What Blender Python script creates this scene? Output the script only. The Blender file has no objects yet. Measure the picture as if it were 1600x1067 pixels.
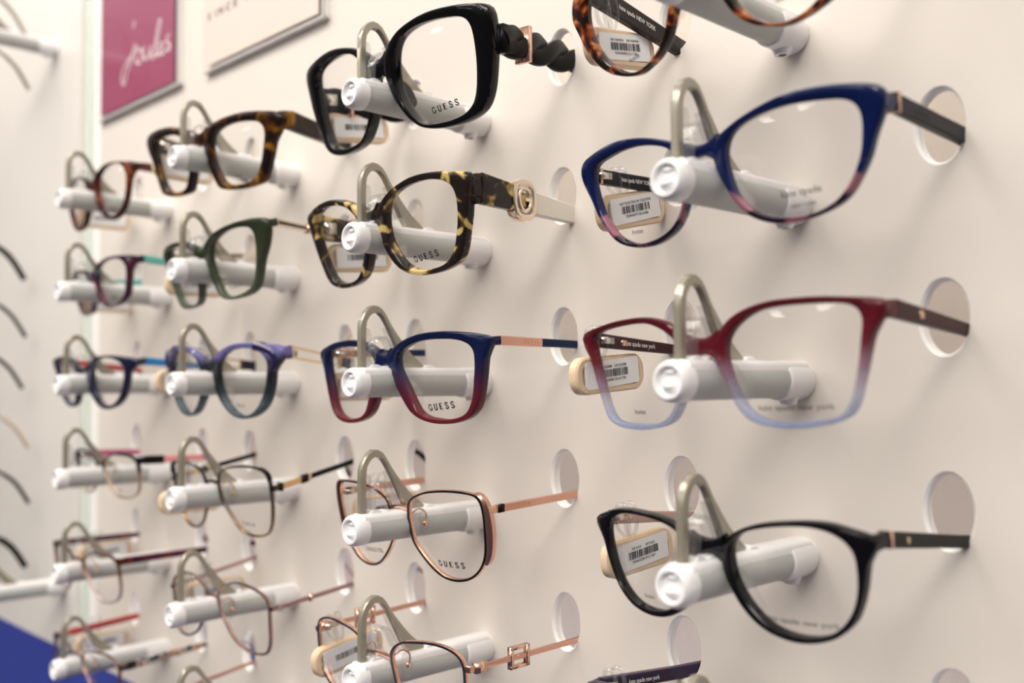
import bpy, bmesh, math, random
from mathutils import Vector, Matrix, Euler
from mathutils.geometry import delaunay_2d_cdt
SC = bpy.context.scene
COL = SC.collection
PI = math.pi
R = math.radians
random.seed(7)

# ------------------------------------------------------------------ camera
cam = bpy.data.cameras.new('camera')
cam_o = bpy.data.objects.new('camera', cam); COL.objects.link(cam_o)
YAW, PIT, ROL = 0.8003634, 0.0398559, -0.0068408
CAMP = Vector((0.195345, -0.339030, -0.129775))
fwd = Vector((-math.sin(YAW)*math.cos(PIT), math.cos(YAW)*math.cos(PIT), math.sin(PIT)))
rgt = Vector((math.cos(YAW), math.sin(YAW), 0)); upv = rgt.cross(fwd)
r2 = rgt*math.cos(ROL)+upv*math.sin(ROL); u2 = upv*math.cos(ROL)-rgt*math.sin(ROL)
mw = Matrix((r2, u2, -fwd)).transposed().to_4x4(); mw.translation = CAMP
cam_o.matrix_world = mw
cam.sensor_width = 36; cam.lens = 1572.119/1600*36
cam.clip_start = 0.02; cam.clip_end = 60
cam.dof.use_dof = True; cam.dof.focus_distance = 0.415; cam.dof.aperture_fstop = 6.3
SC.camera = cam_o

# ------------------------------------------------------------------ light
SC.view_settings.view_transform = 'Standard'; SC.view_settings.look = 'None'
SC.view_settings.gamma = 1; SC.view_settings.exposure = 0.0
SC.view_settings.use_curve_mapping = False
w = bpy.data.worlds.new('world'); SC.world = w; w.use_nodes = True
wn = w.node_tree; wn.nodes.clear()
wo = wn.nodes.new('ShaderNodeOutputWorld'); wb = wn.nodes.new('ShaderNodeBackground')
tc = wn.nodes.new('ShaderNodeTexCoord'); sx = wn.nodes.new('ShaderNodeSeparateXYZ')
rp = wn.nodes.new('ShaderNodeValToRGB')
rp.color_ramp.elements[0].position = 0.25; rp.color_ramp.elements[0].color = (0.14, 0.12, 0.18, 1)
rp.color_ramp.elements[1].position = 0.72; rp.color_ramp.elements[1].color = (1.0, 0.94, 0.87, 1)
e = rp.color_ramp.elements.new(0.5); e.color = (0.14, 0.13, 0.12, 1)
mp = wn.nodes.new('ShaderNodeMapRange'); mp.inputs[1].default_value = -1; mp.inputs[2].default_value = 1
wn.links.new(tc.outputs['Generated'], sx.inputs[0]); wn.links.new(sx.outputs[2], mp.inputs[0])
wn.links.new(mp.outputs[0], rp.inputs[0]); wn.links.new(rp.outputs[0], wb.inputs[0])
wn.links.new(wb.outputs[0], wo.inputs[0]); wb.inputs[1].default_value = 0.62

def area(name, loc, target, sx_, sy_, power, col=(1, 1, 1)):
    l = bpy.data.lights.new(name, 'AREA'); l.shape = 'RECTANGLE'; l.size = sx_; l.size_y = sy_
    l.energy = power; l.color = col
    o = bpy.data.objects.new(name, l); COL.objects.link(o); o.location = loc
    o.rotation_euler = (Vector(target)-Vector(loc)).to_track_quat('-Z', 'Y').to_euler()
    return o
# strip of shop lighting above the display, a little left of the camera
area('display_light', (-0.75, -0.75, 0.95), (-0.40, 0, 0.0), 1.0, 0.6, 9.5, (1.0, 0.92, 0.83))
area('wall_fill_light', (0.5, -1.6, 1.5), (0, 0, -0.1), 1.5, 1.0, 37, (1.0, 0.93, 0.86))  # added fill lamp in front, there to brighten the wall

# ------------------------------------------------------------------ helpers
def mkobj(name, verts, faces, mat, parent=None, smooth=True, autosmooth=None):
    me = bpy.data.meshes.new(name)
    me.from_pydata([tuple(v) for v in verts], [], faces)
    bm = bmesh.new(); bm.from_mesh(me)
    bmesh.ops.recalc_face_normals(bm, faces=bm.faces[:])
    if autosmooth:
        for e_ in bm.edges:
            if len(e_.link_faces) == 2 and e_.calc_face_angle(0) > autosmooth: e_.smooth = False
    bm.to_mesh(me); bm.free()
    for p in me.polygons: p.use_smooth = smooth
    mats = mat if isinstance(mat, (list, tuple)) else [mat]
    for m in mats: me.materials.append(m)
    o = bpy.data.objects.new(name, me); COL.objects.link(o)
    if parent: o.parent = parent
    return o
def empty(name, loc, label, cat, group=None):
    o = bpy.data.objects.new(name, None); COL.objects.link(o); o.location = loc
    o.empty_display_size = 0.01
    o['label'] = label; o['category'] = cat
    if group: o['group'] = group
    return o
class MB:
    def __init__(s): s.v = []; s.f = []
    def add(s, v, f):
        n = len(s.v); s.v += [Vector(x) for x in v]; s.f += [tuple(i+n for i in q) for q in f]
    def box(s, x0, x1, y0, y1, z0, z1):
        s.add([(x, y, z) for x in (x0, x1) for y in (y0, y1) for z in (z0, z1)],
              [(0, 1, 3, 2), (4, 6, 7, 5), (0, 4, 5, 1), (2, 3, 7, 6), (0, 2, 6, 4), (1, 5, 7, 3)])
    def rings(s, rs, closed_path=False, cap=True):
        n = len(rs[0]); v = [p for r_ in rs for p in r_]; f = []
        m = len(rs)
        for i in range(m if closed_path else m-1):
            a = i*n; b = ((i+1) % m)*n
            for j in range(n):
                k = (j+1) % n; f.append((a+j, a+k, b+k, b+j))
        if cap and not closed_path:
            f.append(tuple(range(n))); f.append(tuple((m-1)*n+j for j in range(n)))
        s.add(v, f)
    def sweep(s, path, sizes, n=12, pw=0.6, up=Vector((0, 0, 1)), cap=True, closed=False, twist=0):
        rs = []; m = len(path); path = [Vector(p) for p in path]
        for i, p in enumerate(path):
            if closed: t = path[(i+1) % m]-path[i-1]
            else: t = path[min(i+1, m-1)]-path[max(i-1, 0)]
            t = t.normalized(); sd = t.cross(up).normalized(); uu = sd.cross(t).normalized()
            a, b = sizes[i] if isinstance(sizes, list) else sizes
            ring = []
            for k in range(n):
                q = 2*PI*k/n+PI/n; c_, s_ = math.cos(q), math.sin(q)
                ring.append(p+sd*(a*math.copysign(abs(c_)**pw, c_))+uu*(b*math.copysign(abs(s_)**pw, s_)))
            rs.append(ring)
        s.rings(rs, closed, cap)
    def bar(s, path, sizes, up, ch=0.28):
        rs = []; m = len(path); path = [Vector(p) for p in path]
        for i, p in enumerate(path):
            t = (path[min(i+1, m-1)]-path[max(i-1, 0)]).normalized(); sd = t.cross(up).normalized(); uu = sd.cross(t).normalized()
            a, b = sizes[i]; k = min(a, b)*ch
            rs.append([p+sd*x+uu*z for x, z in ((a, b-k), (a-k, b), (-a+k, b), (-a, b-k), (-a, -b+k), (-a+k, -b), (a-k, -b), (a, -b+k))])
        s.rings(rs)
    def rev(s, prof, n=32, sx=1.0):
        # profile of (r, y) turned about the y axis
        rs = [[Vector((r_*math.cos(2*PI*k/n)*sx, y, r_*math.sin(2*PI*k/n))) for k in range(n)] for r_, y in prof]
        s.rings(rs, False, True)
    def extr(s, poly, x0, x1, bev=0.0):
        # polygon of (y, z) extruded along x, with a small bevel
        n = len(poly); rs = []
        if bev > 0:
            ins = inset(poly, bev)
            rs = [(x0, ins), (x0+bev, poly), (x1-bev, poly), (x1, ins)]
        else: rs = [(x0, poly), (x1, poly)]
        s.rings([[Vector((x, p[0], p[1])) for p in q] for x, q in rs], False, True)
    def ball(s, c, rx, ry, rz, n=14, m=9):
        c = Vector(c); rs = []
        for i in range(m+1):
            a = -PI/2+PI*i/m; q = max(math.cos(a), 0.02)
            rs.append([c+Vector((rx*q*math.cos(2*PI*k/n), ry*q*math.sin(2*PI*k/n), rz*math.sin(a))) for k in range(n)])
        s.rings(rs)
    def obj(s, name, mat, parent=None, smooth=True, a=0.6):
        return mkobj(name, s.v, s.f, mat, parent, smooth, a)
def inset(poly, d):
    n = len(poly); out = []
    ar = sum(poly[i][0]*poly[(i+1) % n][1]-poly[(i+1) % n][0]*poly[i][1] for i in range(n))
    sg = 1 if ar > 0 else -1
    for i in range(n):
        p0, p1, p2 = Vector(poly[i-1]), Vector(poly[i]), Vector(poly[(i+1) % n])
        a = (p1-p0).normalized(); b = (p2-p1).normalized()
        na = Vector((-a.y, a.x))*sg; nb = Vector((-b.y, b.x))*sg
        m_ = (na+nb); m_ = m_.normalized() if m_.length > 1e-6 else na
        out.append(tuple(p1+m_*d))
    return out
def catmull(pts, per=8, closed=True):
    n = len(pts); out = []
    P = [Vector(p) for p in pts]
    rng = range(n) if closed else range(n-1)
    for i in rng:
        if closed: a, b, c, d = P[i-1], P[i], P[(i+1) % n], P[(i+2) % n]
        else: a, b, c, d = P[max(i-1, 0)], P[i], P[i+1], P[min(i+2, n-1)]
        for k in range(per):
            t = k/per
            out.append(0.5*((2*b)+(c-a)*t+(2*a-5*b+4*c-d)*t*t+(3*b-a-3*c+d)*t**3))
    if not closed: out.append(P[-1])
    return out
def stadium(hl, hh, r_, n=6):
    out = []
    for cx, cy, a0 in ((hl-r_, hh-r_, 0), (-hl+r_, hh-r_, 90), (-hl+r_, -hh+r_, 180), (hl-r_, -hh+r_, 270)):
        for k in range(n+1):
            a = R(a0+90*k/n); out.append((cx+r_*math.cos(a), cy+r_*math.sin(a)))
    return out

# ------------------------------------------------------------------ materials
def newmat(name):
    m = bpy.data.materials.new(name); m.use_nodes = True
    nt = m.node_tree; nt.nodes.clear()
    out = nt.nodes.new('ShaderNodeOutputMaterial')
    return m, nt, out
def principled(nt, col=(0.8, 0.8, 0.8), rough=0.4, metal=0.0, spec=0.5, coat=0.0):
    b = nt.nodes.new('ShaderNodeBsdfPrincipled')
    b.inputs['Base Color'].default_value = (*col, 1); b.inputs['Roughness'].default_value = rough
    b.inputs['Metallic'].default_value = metal; b.inputs['Specular IOR Level'].default_value = spec
    b.inputs['Coat Weight'].default_value = coat; b.inputs['Coat Roughness'].default_value = 0.05
    return b
def plain(name, col, rough=0.4, metal=0.0, spec=0.5, coat=0.0, noise=0.04, nscale=60, bump=0.0, bscale=800):
    m, nt, out = newmat(name); b = principled(nt, col, rough, metal, spec, coat)
    t = nt.nodes.new('ShaderNodeTexCoord'); n = nt.nodes.new('ShaderNodeTexNoise')
    n.inputs['Scale'].default_value = nscale; nt.links.new(t.outputs['Object'], n.inputs['Vector'])
    mx = nt.nodes.new('ShaderNodeMix'); mx.data_type = 'RGBA'
    mx.inputs[6].default_value = (*[c*(1-noise) for c in col], 1)
    mx.inputs[7].default_value = (*[min(1, c*(1+noise)) for c in col], 1)
    nt.links.new(n.outputs['Fac'], mx.inputs[0]); nt.links.new(mx.outputs[2], b.inputs['Base Color'])
    if bump:
        n2 = nt.nodes.new('ShaderNodeTexNoise'); n2.inputs['Scale'].default_value = bscale
        nt.links.new(t.outputs['Object'], n2.inputs['Vector'])
        bp = nt.nodes.new('ShaderNodeBump'); bp.inputs['Strength'].default_value = bump; bp.inputs['Distance'].default_value = 0.0003
        nt.links.new(n2.outputs['Fac'], bp.inputs['Height']); nt.links.new(bp.outputs[0], b.inputs['Normal'])
    nt.links.new(b.outputs[0], out.inputs[0])
    return m
def ramp(nt, stops, interp='LINEAR'):
    r_ = nt.nodes.new('ShaderNodeValToRGB'); cr = r_.color_ramp; cr.interpolation = interp
    while len(cr.elements) < len(stops): cr.elements.new(0.5)
    for el, (p, c) in zip(cr.elements, stops): el.position = p
    for el, (p, c) in zip(cr.elements, stops): el.color = (*c, 1) if len(c) == 3 else c
    return r_
def tort(name, stops, scale=110, detail=2, dist=1.2, rough=0.12, seed=0, stretch=(1, 1, 1), interp='LINEAR'):
    m, nt, out = newmat(name); b = principled(nt, rough=rough, coat=0.05, spec=0.3)
    t = nt.nodes.new('ShaderNodeTexCoord'); mp_ = nt.nodes.new('ShaderNodeMapping')
    mp_.inputs['Location'].default_value = (seed*1.3, seed*.7, seed*2.1); mp_.inputs['Scale'].default_value = stretch
    n = nt.nodes.new('ShaderNodeTexNoise'); n.inputs['Scale'].default_value = scale
    n.inputs['Detail'].default_value = detail; n.inputs['Distortion'].default_value = dist
    nt.links.new(t.outputs['Object'], mp_.inputs[0]); nt.links.new(mp_.outputs[0], n.inputs['Vector'])
    r_ = ramp(nt, stops, interp); nt.links.new(n.outputs['Fac'], r_.inputs[0])
    nt.links.new(r_.outputs[0], b.inputs['Base Color']); nt.links.new(b.outputs[0], out.inputs[0])
    return m
def grad(name, lo, hi, stops, amp=0.0, scale=120, rough=0.1, clear=None, metal=0.0, interp='LINEAR'):
    """colour along the local height (m); clear = list of (pos, opacity)"""
    m, nt, out = newmat(name); b = principled(nt, rough=rough, coat=0.15 if not metal else 0, metal=metal, spec=0.3)
    t = nt.nodes.new('ShaderNodeTexCoord'); s_ = nt.nodes.new('ShaderNodeSeparateXYZ')
    nt.links.new(t.outputs['Object'], s_.inputs[0])
    mr = nt.nodes.new('ShaderNodeMapRange'); mr.inputs[1].default_value = lo; mr.inputs[2].default_value = hi
    src = s_.outputs[2]
    if amp:
        n = nt.nodes.new('ShaderNodeTexNoise'); n.inputs['Scale'].default_value = scale; n.inputs['Distortion'].default_value = 1
        nt.links.new(t.outputs['Object'], n.inputs['Vector'])
        ma = nt.nodes.new('ShaderNodeMath'); ma.operation = 'MULTIPLY_ADD'; ma.inputs[1].default_value = amp
        nt.links.new(n.outputs['Fac'], ma.inputs[0]); nt.links.new(src, ma.inputs[2]); src = ma.outputs[0]
    nt.links.new(src, mr.inputs[0])
    r_ = ramp(nt, stops, interp); nt.links.new(mr.outputs[0], r_.inputs[0])
    nt.links.new(r_.outputs[0], b.inputs['Base Color'])
    last = b.outputs[0]
    if clear:
        rc = ramp(nt, [(p, (v, v, v)) for p, v in clear]); nt.links.new(mr.outputs[0], rc.inputs[0])
        tr = nt.nodes.new('ShaderNodeBsdfTransparent'); mxc = nt.nodes.new('ShaderNodeMix'); mxc.data_type = 'RGBA'
        mxc.inputs[0].default_value = 0.55; mxc.inputs[7].default_value = (1, 1, 1, 1)
        nt.links.new(r_.outputs[0], mxc.inputs[6]); nt.links.new(mxc.outputs[2], tr.inputs[0])
        ms = nt.nodes.new('ShaderNodeMixShader'); nt.links.new(rc.outputs[0], ms.inputs[0])
        nt.links.new(tr.outputs[0], ms.inputs[1]); nt.links.new(b.outputs[0], ms.inputs[2]); last = ms.outputs[0]
    nt.links.new(last, out.inputs[0])
    return m
def clearmat(name, tint=(0.985, 0.985, 0.985), base=0.03, edge=0.8, gray=0.0, gcol=(0.5, 0.5, 0.5)):
    m, nt, out = newmat(name)
    tr = nt.nodes.new('ShaderNodeBsdfTransparent'); tr.inputs[0].default_value = (*tint, 1)
    gl = nt.nodes.new('ShaderNodeBsdfGlossy'); gl.inputs['Roughness'].default_value = 0.02
    lw = nt.nodes.new('ShaderNodeLayerWeight'); lw.inputs[0].default_value = 0.5
    p = nt.nodes.new('ShaderNodeMath'); p.operation = 'POWER'; p.inputs[1].default_value = 5
    nt.links.new(lw.outputs['Facing'], p.inputs[0])
    q = nt.nodes.new('ShaderNodeMath'); q.operation = 'MULTIPLY_ADD'; q.inputs[1].default_value = edge; q.inputs[2].default_value = base
    nt.links.new(p.outputs[0], q.inputs[0])
    ms = nt.nodes.new('ShaderNodeMixShader'); nt.links.new(q.outputs[0], ms.inputs[0])
    nt.links.new(tr.outputs[0], ms.inputs[1]); nt.links.new(gl.outputs[0], ms.inputs[2]); last = ms.outputs[0]
    if gray:
        d = principled(nt, gcol, 0.25); m2 = nt.nodes.new('ShaderNodeMixShader'); m2.inputs[0].default_value = gray
        nt.links.new(last, m2.inputs[1]); nt.links.new(d.outputs[0], m2.inputs[2]); last = m2.outputs[0]
    nt.links.new(last, out.inputs[0])
    return m
def emit(name, col, st):
    m, nt, out = newmat(name); e_ = nt.nodes.new('ShaderNodeEmission')
    e_.inputs[0].default_value = (*col, 1); e_.inputs[1].default_value = st
    nt.links.new(e_.outputs[0], out.inputs[0]); return m

M = {}
M['panel'] = plain('white_laminate', (0.80, 0.745, 0.685), 0.38, noise=0.012, nscale=3, bump=0.05)
M['panel_edge'] = plain('routed_edge', (0.97, 0.96, 0.94), 0.3, noise=0.01)
M['back'] = plain('backboard', (0.78, 0.73, 0.68), 0.5, noise=0.02, nscale=400, bump=0.3)
M['side_panel'] = plain('side_laminate', (0.78, 0.75, 0.71), 0.4, noise=0.02, nscale=3)
M['blue'] = plain('blue_laminate', (0.035, 0.06, 0.36), 0.35, noise=0.05)
M['white'] = plain('white_plastic', (0.90, 0.90, 0.91), 0.28, noise=0.01, coat=0.2)
M['grey'] = plain('grey_plastic', (0.50, 0.52, 0.50), 0.5, noise=0.015)
M['lever'] = plain('beige_nylon', (0.36, 0.33, 0.26), 0.22, 0.35, noise=0.03, coat=0.6)
M['dark'] = plain('dark_plastic', (0.04, 0.04, 0.045), 0.4)
M['clear'] = clearmat('clear_acrylic', (0.95, 0.95, 0.95), 0.07, 0.9, 0.04, (0.75, 0.75, 0.75))
M['holder'] = clearmat('sign_holder_acrylic', (0.995, 0.995, 0.995), 0.02, 0.25)
M['lens'] = clearmat('demo_lens', (0.992, 0.990, 0.988), 0.028, 0.7)
M['ink'] = plain('black_ink', (0.012, 0.012, 0.014), 0.6)
M['white_ink'] = plain('white_ink', (0.92, 0.90, 0.88), 0.6)
M['cream'] = plain('cream_plastic', (0.80, 0.62, 0.42), 0.42, noise=0.03)
M['paper'] = plain('label_paper', (0.90, 0.91, 0.93), 0.6, noise=0.01)
M['rose'] = plain('rose_gold', (0.90, 0.56, 0.42), 0.18, 1.0)
M['rose_satin'] = plain('rose_satin', (0.74, 0.43, 0.33), 0.28, 1.0)
M['gold'] = plain('pale_gold', (0.86, 0.66, 0.40), 0.2, 1.0)
M['palegold'] = plain('champagne_metal', (0.86, 0.74, 0.62), 0.22, 1.0)
M['bronze'] = plain('bronze_metal', (0.42, 0.28, 0.25), 0.22, 1.0)
M['mauve_metal'] = plain('mauve_metal', (0.55, 0.38, 0.38), 0.3, 0.9)
M['gun'] = grad('gunmetal_gold', -0.03, 0.012, [(0, (0.55, 0.38, 0.2)), (0.3, (0.16, 0.13, 0.11)), (1, (0.10, 0.09, 0.09))], rough=0.2, metal=1.0)
M['steel'] = plain('hinge_metal', (0.75, 0.70, 0.62), 0.25, 1.0)
M['black'] = plain('black_acetate', (0.003, 0.003, 0.004), 0.06, spec=0.35)
M['black_m'] = plain('black_matte', (0.005, 0.005, 0.006), 0.35, spec=0.15)
M['enamel'] = plain('navy_enamel', (0.012, 0.014, 0.03), 0.15, coat=0.5)
D_, Bk = (0.045, 0.012, 0.006), (0.012, 0.006, 0.005)
M['tortA'] = tort('chestnut_tortoise', [(0.46, Bk), (0.53, (0.06, 0.010, 0.004)), (0.60, (0.24, 0.045, 0.010)), (0.71, (0.62, 0.26, 0.09))], 95, seed=3)
M['tortG'] = tort('spotted_tortoise', [(0.0, Bk), (0.53, (0.020, 0.015, 0.014)), (0.565, (0.14, 0.08, 0.02)), (0.61, (0.62, 0.46, 0.17)), (0.8, (0.72, 0.58, 0.26))], 120, detail=1, dist=0.6, seed=5)
M['tortK'] = tort('amber_tortoise', [(0.0, Bk), (0.48, (0.014, 0.006, 0.004)), (0.57, (0.075, 0.028, 0.006)), (0.70, (0.28, 0.13, 0.012))], 85, detail=1, dist=0.8, seed=1)
M['tortQ'] = tort('red_tortoise', [(0.35, (0.02, 0.003, 0.004)), (0.5, (0.06, 0.008, 0.006)), (0.62, (0.16, 0.03, 0.01)), (0.72, (0.40, 0.13, 0.04))], 90, seed=9)
M['tortR'] = tort('plum_tortoise', [(0.3, (0.02, 0.008, 0.03)), (0.5, (0.05, 0.012, 0.035)), (0.60, (0.16, 0.025, 0.035)), (0.68, (0.04, 0.20, 0.22))], 80, seed=4)
M['dk_tort'] = tort('dark_tortoise_arm', [(0.45, (0.008, 0.005, 0.005)), (0.58, (0.025, 0.010, 0.007)), (0.68, (0.20, 0.06, 0.025))], 90, seed=11)
M['gradB'] = grad('navy_to_pink_tortoise', -0.030, 0.012,
    [(0.0, (0.34, 0.12, 0.15)), (0.18, (0.28, 0.09, 0.12)), (0.23, (0.012, 0.005, 0.016)), (0.36, (0.010, 0.005, 0.020)), (0.41, (0.30, 0.12, 0.16)), (0.48, (0.28, 0.11, 0.16)), (0.52, (0.004, 0.012, 0.085)), (1, (0.003, 0.009, 0.06))], amp=0.016, scale=75, interp='LINEAR')
M['gradC'] = grad('burgundy_to_clear', -0.028, 0.012,
    [(0.0, (0.34, 0.42, 0.66)), (0.25, (0.52, 0.55, 0.70)), (0.45, (0.36, 0.20, 0.29)), (0.62, (0.15, 0.010, 0.022)), (1, (0.07, 0.003, 0.007))],
    clear=[(0.0, 0.36), (0.3, 0.24), (0.5, 0.58), (0.75, 0.88)])
M['gradH'] = grad('navy_to_red', -0.030, 0.012,
    [(0.0, (0.14, 0.012, 0.018)), (0.30, (0.11, 0.014, 0.03)), (0.52, (0.03, 0.014, 0.05)), (0.68, (0.006, 0.012, 0.065)), (1, (0.003, 0.007, 0.035))], clear=[(0, 0.9), (1, 0.95)])
M['olive'] = grad('olive_translucent', -0.031, 0.012, [(0.0, (0.09, 0.12, 0.08)), (0.4, (0.045, 0.06, 0.03)), (1, (0.022, 0.028, 0.013))], clear=[(0, 0.72), (0.5, 0.88), (1, 0.95)])
M['gradM'] = grad('smoke_to_violet', -0.032, 0.012,
    [(0.0, (0.02, 0.04, 0.055)), (0.25, (0.09, 0.13, 0.16)), (0.42, (0.02, 0.035, 0.045)), (0.60, (0.010, 0.012, 0.012)), (0.80, (0.03, 0.035, 0.045)), (0.92, (0.18, 0.16, 0.42)), (1, (0.13, 0.12, 0.34))], amp=0.006, clear=[(0, 0.8), (1, 0.92)])
M['navy'] = plain('navy_acetate', (0.006, 0.007, 0.035), 0.12, coat=0.5)
M['violet'] = plain('violet_acetate', (0.02, 0.012, 0.075), 0.12, coat=0.5)
M['navy_arm'] = plain('navy_arm', (0.004, 0.018, 0.065), 0.3, spec=0.15)
M['dknavy'] = plain('midnight_arm', (0.006, 0.006, 0.014), 0.42, spec=0.15)
M['maroon'] = plain('maroon_arm', (0.045, 0.009, 0.011), 0.42, spec=0.15)
M['maroonc'] = plain('plum_arm', (0.030, 0.018, 0.045), 0.28, spec=0.15)
M['grey_arm'] = plain('charcoal_arm', (0.010, 0.010, 0.009), 0.45, spec=0.15)
M['nude'] = plain('nude_arm', (0.50, 0.33, 0.28), 0.35)
M['ivory'] = plain('ivory_arm', (0.80, 0.77, 0.68), 0.35)
M['dkred'] = plain('dark_red_arm', (0.10, 0.012, 0.014), 0.25)
M['teal'] = plain('teal_arm', (0.13, 0.50, 0.46), 0.35)
M['azure'] = plain('azure_arm', (0.01, 0.22, 0.58), 0.35)
M['red'] = plain('red_arm', (0.48, 0.04, 0.04), 0.35)
M['pink'] = plain('pink_arm', (0.78, 0.33, 0.32), 0.35)
M['hotpink'] = plain('rose_pink_arm', (0.62, 0.13, 0.28), 0.35)
M['purple_pat'] = tort('plum_pattern_arm', [(0.42, (0.03, 0.008, 0.05)), (0.5, (0.09, 0.01, 0.03)), (0.6, (0.16, 0.02, 0.02))], 260, seed=2)
M['multi'] = tort('confetti_arm', [(0.34, (0.01, 0.01, 0.02)), (0.40, (0.8, 0.8, 0.75)), (0.45, (0.03, 0.25, 0.3)), (0.49, (0.02, 0.01, 0.02)), (0.52, (0.8, 0.75, 0.7)), (0.56, (0.75, 0.03, 0.08)), (0.62, (0.55, 0.45, 0.05)), (0.68, (0.05, 0.05, 0.08))], 260, dist=0, detail=0, seed=6, interp='CONSTANT')
M['green_line'] = plain('green_inlay', (0.05, 0.06, 0.04), 0.3)
M['browT'] = grad('black_to_gold_metal', -0.02, 0.008, [(0.0, (0.7, 0.55, 0.42)), (0.45, (0.45, 0.30, 0.22)), (0.75, (0.02, 0.02, 0.02))], rough=0.25, metal=0.7)
M['browU'] = grad('brown_to_silver_metal', -0.026, 0.008, [(0.0, (0.6, 0.5, 0.5)), (0.4, (0.6, 0.45, 0.42)), (0.6, (0.32, 0.12, 0.04)), (1, (0.07, 0.02, 0.015))], rough=0.25, metal=0.6)
M['sign_pink'] = plain('raspberry_card', (0.34, 0.035, 0.12), 0.4, noise=0.03, coat=0.1)
M['sign_pale'] = plain('blush_card', (0.90, 0.76, 0.68), 0.35, noise=0.02, coat=0.3)
M['glassedge'] = clearmat('green_glass', (0.93, 0.97, 0.94), 0.10, 0.8, 0.18, (0.72, 0.80, 0.74))
M['lampglow'] = emit('ceiling_panel_glow', (1.0, 0.95, 0.88), 9.0)
M['cavfill'] = emit('cavity_fill_glow', (1.0, 0.95, 0.88), 25)  # glow of the fill strips added inside the cavity
M['cavfill_low'] = emit('cavity_fill_glow_low', (1.0, 0.93, 0.85), 3.5)

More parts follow.
